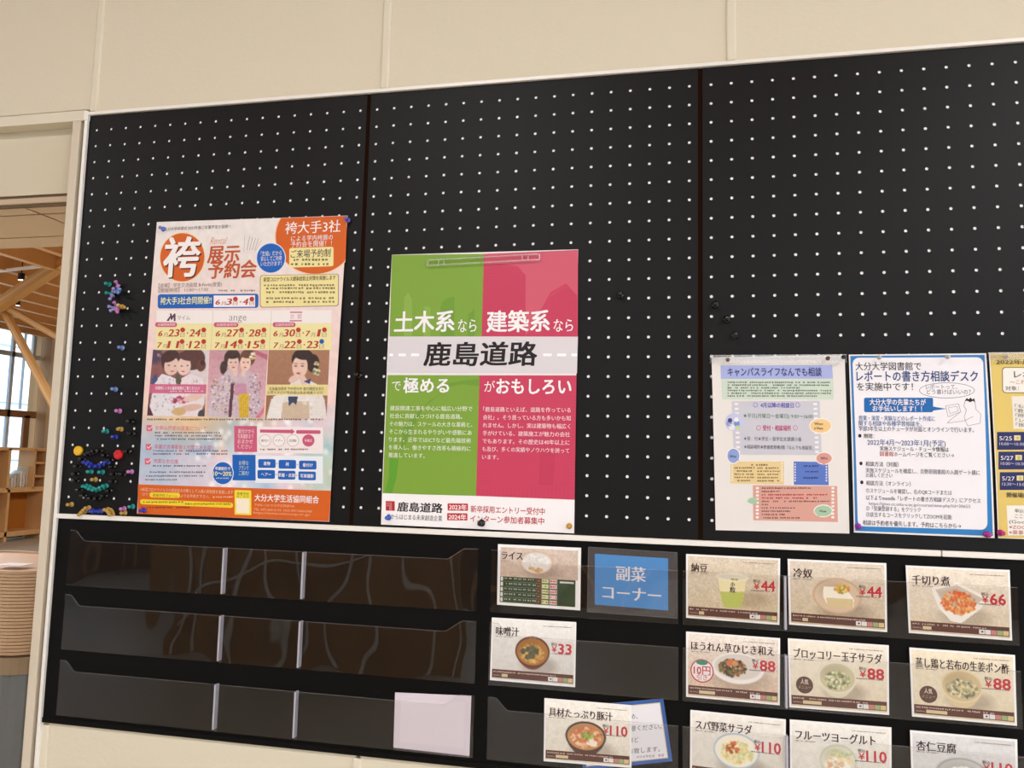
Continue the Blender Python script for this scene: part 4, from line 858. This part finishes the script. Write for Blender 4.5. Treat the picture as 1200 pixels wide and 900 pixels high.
card([(463, 811.4), (552.3, 815.5), (550, 886), (461, 876)], 'blank white card turned face down in the lowest left pocket', lambda P: P.rect('show_through', ink('e2d9de'), 1, None, 12, 12, 138, 94), cat='card', name='blank_card', group=None, paper=mat('back_of_card', 'ddd3dc', .5, .4))

# ------------------------------------------------------------------ push pins
PROF = [(.0046, 0), (.0052, .0006), (.0050, .0018), (.0030, .0026), (.0021, .0042), (.0022, .0072), (.0032, .0098), (.0036, .0118), (.0030, .0134), (.0014, .0140)]
_pm = {}
def pin(col, px, py, label, group=None, k=1., axis=(0, -1, 0), off=0., rad=.0, board=True):
    key = (col, k, axis)
    if key not in _pm:
        m = MB(); m.lathe((0, 0, 0), axis, [(r * k, h * k) for r, h in PROF], 14)
        o = m.build('push_pin', mat('pin_' + col, col, .18 if col != '0c0c0c' else .12, .6, trans=.25 if col != '0c0c0c' else 0)); o.data.polygons.foreach_set('use_smooth', [True] * len(o.data.polygons)); _pm[key] = o.data
    else:
        o = bpy.data.objects.new('push_pin', _pm[key]); COL.objects.link(o)
    x, z = at(px, py, off); o.location = (x, -off, z)
    o['label'] = label; o['category'] = 'push pin'
    if group: o['group'] = group
    return o
f9 = lambda ox, oy, L: [(ox + a / 9, oy + b / 9) for a, b in L]
BLK, BL_, LB, PKc, GO, TE, LV = '0c0c0c', '2c3fb4', '7f9fe0', 'd88ad0', 'd2a850', '1fa39a', 'a9a0e0'
# base of a pin shows a few pixels right of its head
for px, py in f9(64.5, 520, [(430, 84), (490, 74), (548, 124), (602, 172), (625, 242), (640, 317), (630, 397), (592, 492), (538, 547), (465, 576), (400, 573), (322, 542), (278, 484), (240, 390), (240, 314), (260, 235), (308, 160), (365, 112), (395, 96)]):
    pin(BLK, px, py, 'black push pin in the ring that outlines the face made of pins', 'black pins of the face outline', 1.05)
for L, lab, g in ((f9(63, 520, [(355, 196), (388, 214), (420, 238)]), 'dark blue push pin in the left eyebrow of the pin face', 'left eyebrow pins'), (f9(63, 520, [(482, 238), (522, 218), (582, 196)]), 'dark blue push pin in the right eyebrow of the pin face', 'right eyebrow pins')):
    for px, py in L: pin(BL_, px, py, lab, g)
pin(TE, 63 + 400 / 9, 520 + 295 / 9, 'teal push pin forming the left eye of the pin face'); pin(TE, 63 + 520 / 9, 520 + 300 / 9, 'teal push pin forming the right eye of the pin face')
pin(GO, 63 + 445 / 9, 520 + 378 / 9, 'gold push pin forming the nose of the pin face')
for px, py in f9(63, 520, [(350, 447), (382, 456), (413, 474), (450, 486), (488, 476), (524, 462), (560, 444)]): pin(TE, px, py, 'teal push pin in the smiling mouth of the pin face', 'teal pins of the mouth')
for px, py in f9(63, 520, [(308, 745), (330, 722), (350, 700), (375, 676)]): pin(GO, px, py, 'gold push pin in the left wing of the bow under the face', 'gold pins left of the bow')
for px, py in f9(63, 520, [(575, 693), (603, 703), (618, 722), (628, 746)]): pin(GO, px, py, 'gold push pin in the right wing of the bow under the face', 'gold pins right of the bow')
for px, py in f9(63, 520, [(418, 706), (450, 715), (484, 708), (516, 712), (548, 706)]): pin(BL_, px, py, 'dark blue push pin in the knot of the bow under the face', 'blue pins of the bow')
for c, px, py, lab in ((LB, 133, 456.4, 'light blue push pin on its own above the pink one, left part of the board'), (PKc, 137.8, 481.8, 'pink push pin on its own, halfway down beside the kimono poster'), (GO, 139.6, 503.1, 'gold push pin above the pin face, right of a teal pin'), (TE, 122.8, 505.6, 'teal push pin just above the pin face'), (BL_, 133.3, 512.4, 'dark blue push pin just above the pin face'),
    (PKc, 151.7, 552.8, 'pink push pin right of the pin face beside the poster edge'), (TE, 153.1, 593.6, 'teal push pin low beside the kimono poster corner'), (PKc, 143.3, 596.1, 'pink push pin directly above a gold one near the bow'), (GO, 143.9, 600.9, 'gold push pin directly below a pink one near the bow'), (GO, 81.3, 591.1, 'gold push pin on its own at the lower left corner of the board'),
    (TE, 125.6, 333.6, 'teal push pin left of the upper pin cluster'), (LB, 140.9, 407.8, 'light blue push pin on its own under the two pin clusters')):
    pin(c, px + 3, py, lab)
pin(BLK, 155, 494, 'black push pin beside the poster, upper one of a pair', None, 1.15); pin(BLK, 156.5, 508, 'black push pin beside the poster, lower one of a pair', None, 1.15)
pin(BLK, 152, 529, 'black push pin right of the red round magnet', None, 1.15); pin(BLK, 146, 555.5, 'black push pin between the pin face and a pink pin', None, 1.15)
for c, ax_, px, py, o_ in ((PKc, (0, -.7, .7), 138.5, 335.5, .004), (LB, (-.3, -.8, -.4), 140, 340.5, .008), (LB, (.3, -.6, -.7), 139.5, 339, .012), (LV, (.5, -.8, .3), 133.5, 341.5, .006), (TE, (-.7, -.7, 0), 131.5, 344, .006), (LV, (0, -.6, -.8), 132, 346, .008)):
    pin(c, px, py, 'pastel push pin in the upper cluster of pins stuck into each other', 'upper pin cluster', 1., ax_, o_)
for c, ax_, px, py, o_ in ((LV, (-.8, -.6, .2), 134.5, 361, .006), (LV, (-.6, -.6, -.5), 136, 361.5, .010), (PKc, (-.2, -.7, .6), 138, 359.5, .008), (PKc, (.6, -.6, -.6), 137, 362.5, .012), (GO, (.3, -.9, .1), 141, 359.5, .006), (GO, (.9, -.5, -.2), 143, 359.5, .010)):
    pin(c, px, py, 'push pin in the lower pink and gold cluster of pins', 'lower pin cluster', 1., ax_, o_)
for c, px, py, lab, kk in (('7088e4', 186.5, 266, 'blue push pin in the top left corner of the kimono poster', 1), ('6a6ad0', 404.5, 255.5, 'violet push pin in the top right corner of the kimono poster', 1), ('4a3fd0', 163.5, 598.5, 'violet push pin in the bottom left corner of the kimono poster', 1), ('4a74e0', 452.5, 607, 'blue push pin in the bottom left corner of the green poster', 1), ('d8a83c', 666, 617, 'yellow push pin in the bottom right corner of the red poster half', 1),
    (BLK, 562.5, 613.5, 'black push pin at the bottom centre of the green and red poster', 1.3), ('a03cc0', 1007.5, 617.5, 'purple push pin in the bottom left corner of the library notice', 1), ('c02c9a', 1159.5, 627, 'magenta push pin in the bottom right corner of the library notice', 1), ('d0388a', 1175.5, 625, 'magenta push pin in the bottom left corner of the yellow schedule', 1)):
    pin(c, px + (793 - px) * .009, py + (544 - py) * .009, lab, None, kk, (0, -1, 0), .0035)
for c, px, py, lab in (('7a5a3c', 853, 421.7, 'bronze push pin on the left of the counselling notice rail'), ('7a5a3c', 970, 420, 'bronze push pin on the right of the counselling notice rail'), ('2c2420', 988.5, 418.5, 'dark push pin at the end of the counselling notice rail'), ('d8d4cc', 1179, 418, 'clear push pin through the rail of the yellow schedule'), ('d8d4cc', 1030, 419, 'clear push pin at the top left of the library notice'), ('d8d4cc', 1110, 418.5, 'clear push pin at the top right of the library notice')):
    pin(c, px, py, lab, None, .7, (0, -1, 0), .0110)
for px, py, lab in ((727, 346, 'large black push pin on the board right of the red poster'), (838, 357.3, 'topmost of three large black push pins beside the right panel seam'), (851.5, 374.3, 'middle of three large black push pins beside the right panel seam'), (861, 393, 'lowest of three large black push pins above the counselling notice'), (421, 439.5, 'large black push pin on the left panel seam between the posters')):
    pin(BLK, px, py, lab, None, 1.3)
for c, px, py, lab in (('e8b820', 91.4, 528.3, 'round yellow magnet at the upper left of the pin face'), ('c8161c', 138.4, 532.8, 'round red magnet at the upper right of the pin face')):
    x, z = at(px, py, .004); m = MB(); m.lathe((0, 0, 0), (0, -1, 0), [(.0092, 0), (.0098, .002), (.0098, .0045), (.0088, .006), (.006, .0064), (.0058, .0058), (.001, .0056)], 24)
    o = m.build('round_magnet', mat('magnet_' + c, c, .3, .5)); o.location = (x, 0, z); tag(o, lab, 'magnet')

# ------------------------------------------------------------------ beyond the opening
# window wall on the far left, running towards the back
WX = -10.
zt_w, zb_w = 3.61, .1
AL = mat('window_aluminium', 'b9c2c8', .4, .5); 
lw = struct(MB().box(WX - .15, WX, -8, -6, 0, 3.66).build('wall_left', CREAM_S))
win = struct(MB().box(WX - .08, WX + .04, -6, 10.55, zt_w, 3.66).build('window_1', AL))
def wbar(y0, y1, z0, z1, x0=WX - .02, x1=WX + .03, m=AL, name='window_frame'): return MB().box(x0, x1, y0, y1, z0, z1).build(name, m, win)
wbar(-6, 10.55, 3.10, 3.18); wbar(-6, 10.55, 2.06, 2.18, m=WOOD_D); wbar(-6, 10.55, 0, .12)
for y in (-4, -2, 0, 2, 4, 6, 8.0, 9.96): wbar(y - .03, y + .03, .1, zt_w)
wbar(10.37, 10.43, 3.18, zt_w); wbar(10.3, 10.42, .1, 2.1, m=WOOD_D); wbar(9.60, 9.615, .1, zt_w); wbar(10.2, 10.212, 2.2, zt_w)
gl = bpy.data.materials.new('window_glass'); gl.use_nodes = True; n = gl.node_tree; n.nodes.remove(n.nodes['Principled BSDF'])
tr_ = n.nodes.new('ShaderNodeBsdfTransparent'); tr_.inputs[0].default_value = (.93, .97, 1, 1); g_ = n.nodes.new('ShaderNodeBsdfGlossy'); g_.inputs['Roughness'].default_value = .02; fr = thin_fresnel(n); mx_ = n.nodes.new('ShaderNodeMixShader')
n.links.new(fr.outputs[0], mx_.inputs[0]); n.links.new(tr_.outputs[0], mx_.inputs[1]); n.links.new(g_.outputs[0], mx_.inputs[2]); n.links.new(mx_.outputs[0], n.nodes['Material Output'].inputs[0])
MB().box(WX - .01, WX, -6, 10.5, .1, zt_w).build('pane', gl, win)
# pale neighbouring building outside
nbld = thing('neighbour_building', 'pale panelled building seen through the window on the far left', 'building', (-16, 5, 0))
MB().box(-17, -16, -4, 22, 0, 9).build('wall', mat('pale_panel', 'eef3f6', .6), nbld)
for k in range(12):
    y = -2 + 2 * k; MB().box(-16.0, -15.97, y, y + .05, 0, 9).build('panel_joint', mat('joint_grey', '9aa6b0', .6), nbld)
for k in range(5): MB().box(-16.0, -15.97, -4, 22, 1.2 + 1.5 * k, 1.24 + 1.5 * k).build('panel_joint', _m['joint_grey'], nbld)
struct(MB().box(-60, -10.3, -30, 60, -.2, -.1).build('trim_4', mat('outdoor_paving', 'b8b6b0', .8))).name = 'ground'
# back wall of timber boards
bw = struct(MB().box(-10.2, 7, 10.6, 10.75, 0, 3.72).build('wall_back', WOOD_D))
xx = -10.2; r_ = random.Random(4)
for k in range(36):
    MB().box(xx + .002, xx + .198, 10.585 - r_.uniform(0, .006), 10.6, .05, 3.64).build('timber_board', mat('wall_timber_%d' % (k % 3), ('ab7f45', 'a27640', 'b3874d')[k % 3], .5, noise=(6, ('9c7038', '946832', 'a67a40')[k % 3], (1, 1, .1))), bw); xx += .2
# timber roof struts
BCY = mat('lamp_black', '1c1614', .4)
def strut(p0, p1, y0, y1, w, h, lab):
    (xa, za), (xb, zb_) = at(*p0, -y0), at(*p1, -y1)
    t = thing('roof_strut', lab, 'strut', (xa, y0, za)); MB().beam((xa, y0, za), (xb, y1, zb_), w, h, (0, 1, 0)).build('beam', WOOD_B, t)
    MB().beam((xa, y0 - h * .0, za), (xb, y1, zb_), w * .3, h * 1.12, (0, 1, 0)).build('facing_strip', WOOD, t)
strut((-200, 490), (92, 296), 6, 6, .11, .12, 'thick timber strut rising to the ceiling behind the opening')
strut((4, 358), (170, 454), 6.1, 6.1, .06, .07, 'timber strut falling to the right behind the opening'); strut((3, 360), (188, 713), 6.15, 6.15, .065, .07, 'steep timber strut crossing in front of the window')
for px, lab in ((-205, 'square timber column carrying the left end of the thick strut'), (174, 'square timber column behind the wall carrying the thin strut')):
    x = at(px, 480, -6.0)[0]; t = thing('timber_column', lab, 'column', (x, 6.05, 0)); MB().box(x - .09, x + .09, 5.93, 6.17, 0, 3.5, .004).build('shaft', WOOD_B, t); MB().box(x - .12, x + .12, 5.9, 6.2, 0, .06, .004).build('base_plate', BCY, t)
(xa, za), (xb, zb_) = at(-20, 323.5, -6.0), at(66, 313.5, -6.0)
t = thing('lighting_track', 'slim pale lighting track hanging under the timber ceiling', 'track', (xa, 6.0, za)); MB().beam((xa, 5.9, za), (xb, 5.9, zb_), .03, .03, (0, 1, 0)).build('rail', WHITE_AL, t)
LMP = bpy.data.materials.new('lamp_disc'); LMP.use_nodes = True; LMP.node_tree.nodes['Principled BSDF'].inputs['Emission Color'].default_value = (1, .93, .8, 1); LMP.node_tree.nodes['Principled BSDF'].inputs['Emission Strength'].default_value = 4
for px, py, y, s, lab in ((25, 324.5, 6.0, 1., 'black cylinder downlight under the timber ceiling, nearer one'), (21, 355, 7.6, .8, 'small black cylinder downlight farther off, above the window')):
    x, z = at(px, py, -y); t = thing('downlight', lab, 'lamp', (x, y, z)); MB().lathe((x, y, z - .035), (0, 0, 1), [(.035 * s, 0), (.035 * s, .075 * s)], 20).build('housing', BCY, t); MB().lathe((x, y, z - .037), (0, 0, 1), [(.03 * s, 0), (.03 * s, .004)], 20).build('lens', LMP, t)
    MB().box(x - .004, x + .004, y - .004, y + .004, z + .03, 3.66).build('stem', BCY, t)
# low wooden shelf in front of the window
sx = -9.5
def yb(px, py): # y where a photo pixel meets the plane x = sx
    a, b, c = (px - 600) / FPX, -(py - 450) / FPX, -1.0
    r = [MR[0][i] * a + MR[1][i] * b + MR[2][i] * c for i in range(3)]; s_ = (sx - CAM[0]) / r[0]
    return CAM[1] - s_ * r[2], CAM[2] + s_ * r[1]
sh = thing('open_shelf', 'low pale wooden shelf unit with orange backs standing before the window', 'shelf', (sx, 9, 0))
SB = mat('shelf_back', 'b06a1e', .6, noise=(3, 'a66218', (1, 1, 1)))
zT, zM, zBt = yb(30, 526)[1], yb(30, 573)[1], .14
for z0, z1 in ((zT - .03, zT + .02), (zM - .05, zM + .03), (.08, .16)): MB().box(sx - .35, sx, 7, 10.45, z0, z1).build('board', WOOD, sh)
for px in (-60, -30, 8.5, 50.5):
    y = yb(px, 600)[0]; MB().box(sx - .35, sx, y - .025, y + .025, 0, zM).build('upright', WOOD, sh)
for px in (-60, -25, 10.5, 57.5):
    y = yb(px, 550)[0]; MB().box(sx - .35, sx, y - .025, y + .025, zM, zT).build('upright', WOOD, sh)
MB().box(sx - .35, sx - .33, 7, 10.45, .1, zM).build('back_panel', SB, sh)
MB().box(sx - .35, sx - .33, 7, yb(10.5, 550)[0], zM, zT).build('back_panel', SB, sh)
# small cubby of two cells at the right end
ya, yc = yb(41, 550)[0], yb(57, 550)[0]
MB().box(sx - .34, sx - .32, ya, yc, zM, zT).build('back_panel', SB, sh); MB().box(sx - .33, sx, ya - .02, ya + .01, zM, zT).build('upright', WOOD, sh)
for py in (542.5, 558): z = yb(50, py)[1]; MB().box(sx - .33, sx, ya, yc, z - .018, z + .018).build('board', WOOD, sh)
# leaflets lying in the open cell
R = random.Random(2)
for k in range(8):
    y = yb(14.5 + 3.3 * k, 560)[0]; h = .10 + .30 * (k / 8) * R.uniform(.8, 1.1); z0 = zM + .031
    m = MB()
    for j in range(int(h / .02)): m.box(-.1 + R.uniform(0, .01), .1 - R.uniform(0, .01), -.022, .022, j * .02, j * .02 + .017)
    o = m.build('paper_stack', mat('leaflet_%d' % (k % 3), ('d9d2c4', 'c9b89c', 'e6e4e0')[k % 3], .6)); o.location = (sx - .2, y, z0); tag(o, 'stack of pale leaflets in the see-through shelf cell', 'paper stack', 'leaflet stacks in the shelf')
# tray dispenser with a stack of wooden trays
cxT, cyT, hw, hd, rr = -1.06, .98, .30, .22, .11
def rrect(cx, cy, a, b, r, n=8):
    P_ = []
    for sx_, sy_, a0 in ((1, -1, -90), (1, 1, 0), (-1, 1, 90), (-1, -1, 180)):
        for k in range(n + 1):
            t = math.radians(a0 + 90 * k / n); P_.append((cx + sx_ * (a - r) + r * math.cos(t), cy + sy_ * (b - r) + r * math.sin(t)))
    return P_
def slab(m, P_, z0, z1):
    n = len(P_); m.add([(x, y, z0) for x, y in P_] + [(x, y, z1) for x, y in P_], [tuple(range(n))[::-1], tuple(range(n, 2 * n))] + [(i, (i + 1) % n, (i + 1) % n + n, i + n) for i in range(n)]); return m
TRW = mat('tray_wood', 'c9a077', .45, noise=(12, 'bb9068', (1, 1, 1))); TRE = mat('tray_rim', 'cfae8a', .45)
zt0 = at(20, 664, -.85)[1]; zb0 = at(20, 768, -.78)[1]
nT = 25; st = (zt0 - zb0) / nT
tray_mesh = None
for k in range(nT):
    z = zb0 + k * st
    t = thing('serving_tray', 'wooden serving tray on top of the stack, paper on it' if k == nT - 1 else 'wooden serving tray in the stack on the grey dispenser', 'tray', (cxT, cyT, z), 'stacked serving trays' if k < nT - 1 else None)
    if tray_mesh is None:
        m = MB(); slab(m, rrect(0, 0, hw - .012, hd - .012, rr), 0, .004); a_ = m.build('base', TRW, None)
        m = MB(); P0, P1 = rrect(0, 0, hw, hd, rr), rrect(0, 0, hw - .01, hd - .01, rr - .006); n = len(P0)
        for (zA, zB_) in ((st * .13, st * .97),):
            m.add([(x, y, zA) for x, y in P0] + [(x, y, zB_) for x, y in P0] + [(x, y, zB_) for x, y in P1] + [(x, y, zA) for x, y in P1], [q for i in range(n) for q in ((i, (i + 1) % n, (i + 1) % n + n, i + n), (i + n, (i + 1) % n + n, (i + 1) % n + 2 * n, i + 2 * n), (i + 2 * n, (i + 1) % n + 2 * n, (i + 1) % n + 3 * n, i + 3 * n), (i + 3 * n, (i + 1) % n + 3 * n, (i + 1) % n, i))])
        b_ = m.build('rim', TRE, None); tray_mesh = (a_.data, b_.data); a_.parent = t; b_.parent = t
    else:
        for nm, me in zip(('base', 'rim'), tray_mesh):
            o = bpy.data.objects.new(nm, me); COL.objects.link(o); o.parent = t
    t.location = (cxT + R.uniform(-.002, .002), cyT + R.uniform(-.002, .002), z)
o = MB().box(-.045, .045, -.03, .03, 0, .002).build('paper_slip', PAPER); x, z = at(16, 668, -.9); o.location = (at(17, 668, -.86)[0], .86, zt0 + .004); o.rotation_euler = (0, 0, .1); tag(o, 'white paper slip lying on the top tray of the stack', 'paper')
td = thing('tray_dispenser', 'grey rounded tray dispenser under the wooden tray stack', 'dispenser', (cxT, cyT, 0))
m = MB(); slab(m, rrect(cxT, cyT, hw + .012, hd + .012, rr + .01), zb0 - .055, zb0 - .004); m.build('rim_band', mat('dispenser_band', 'a08c6e', .5), td)
m = MB(); slab(m, rrect(cxT, cyT, hw + .0, hd + .0, rr), .05, zb0 - .055); m.build('body', mat('dispenser_body', '7f8588', .35, .5, metal=.4), td)
for sx_ in (-1, 1):
    for sy_ in (-1, 1): MB().lathe((cxT + sx_ * .2, cyT + sy_ * .13, 0), (0, 0, 1), [(.03, 0), (.03, .05)], 12).build('foot', BCY, td)
def added_lamp(x, y, z, power, label, col=(.99, .985, 1)):
    t = thing('fill_lamp', label, 'lamp', (x, y, z), 'added fill lamps on the ceilings, out of view')
    MB().lathe((x, y, z), (0, 0, 1), [(.16, 0), (.17, .02), (.17, .06), (.05, .065), (.05, (3.66 if z > 2.8 else 2.588) - z)], 20).build('housing', BCY, t)
    MB().lathe((x, y, z - .003), (0, 0, 1), [(.15, 0), (.15, .003)], 20).build('lens', LMP, t)
    l = area_light('fill_light', (x, y, z - .02), .3, power, col); l.parent = t; l.matrix_parent_inverse = Matrix.Translation((-x, -y, -z))
for x, y, p in ((-2.5, -2.6, 40), (.3, -2.4, 40), (3.0, -2.4, 60), (5.3, -2.2, 60), (-2.5, -5.4, 40), (.3, -5.4, 40), (3, -5.4, 60)): added_lamp(x, y, 3.3, p, 'added round black ceiling lamp behind the view, lighting the board')  # lamps added behind the view to light the board, stronger on the right
for x, y, p in ((-4.0, 3.2, 120), (-1.5, 4.5, 90), (-4, 9, 170), (-7.0, 2.5, 170), (-2.5, 7.5, 120)): added_lamp(x, y, 3.3, p, 'added round black ceiling lamp out of view, brightening the room beyond the opening')  # lamps added out of view to brighten the far room
added_lamp(-3.0, .95, 2.5, 45, 'added round black lamp out of view, brightening the low soffit')  # lamp added to lift the dark soffit by bounce off the floor
# ------------------------------------------------------------------ the hall behind the camera (it lights the board and shows in the acrylic)
rw = struct(MB().box(6.8, 7, 0.14, 11, 0, 3.72).build('wall_right', CREAM_S))
w2 = struct(MB().box(6.9, 7, -8, 0.14, 3.3, 3.66).build('window_2', AL)); MB().box(6.9, 7, -8, .14, 0, .5).build('window_sill', AL, w2)
for k in range(6): MB().box(6.9, 7, -8 + 1.6 * k, -7.92 + 1.6 * k, .5, 3.3).build('window_frame', AL, w2)
fb = struct(MB().box(-10.3, 7, -8.1, -8, 0, 1.0).build('wall_rear', WOOD_D)); MB().box(-10.3, 7, -8.1, -8, 3.0, 3.66).build('header', WOOD_D, fb)
for k in range(12):
    x0 = -10.3 + 1.5 * k
    if k % 2: MB().box(x0, x0 + 1.5, -8.1, -8, 1.0, 3.0).build('timber_pier', WOOD_D, fb)
    else: MB().box(x0 + .72, x0 + .78, -8.08, -8, 1.0, 3.0).build('window_frame', AL, fb)
for k in range(30): MB().box(-10.3 + .58 * k, -10.25 + .58 * k, -7.99, -7.95, .05, 1.0 if (int((.58 * k) / 1.5) % 2 == 0) else 3.0).build('pale_batten', WOOD, fb)

scr = struct(MB().box(-2.6, -.25, -4.06, -4.0, 0, 2.3).build('reflection_screen', mat('reflection_screen_timber', 'b5854c', .5, noise=(5, 'a5763e', (1, 1, .1)))))  # screen added behind the view to give the pockets a brown reflection
R5 = random.Random(11)
for k in range(9):
    x = -2.45 + .26 * k; m = MB(); p = (x, -3.97, .02)
    a1, a2, ph = R5.uniform(.03, .12), R5.uniform(-.1, .1), R5.uniform(0, 6)
    for j in range(1, 17):
        z = .02 + j * .135; q = (x + a1 * math.sin(ph + j * .33) + a2 * j / 16, -3.97, z); m.beam(p, q, .022, .022, (0, 1, 0)); p = q
    m.build('reflection_rod', WHITE_AL, scr)  # rods invented to draw pale curved lines in the pocket reflections
m = MB(); p = (-2.5, -3.95, .35)
for j in range(1, 15):
    q = (-2.5 + j * .15, -3.95, .35 + .06 * math.sin(j * .5) + j * .05); m.beam(p, q, .022, .03, (0, 1, 0)); p = q
m.build('reflection_rod', WHITE_AL, scr)
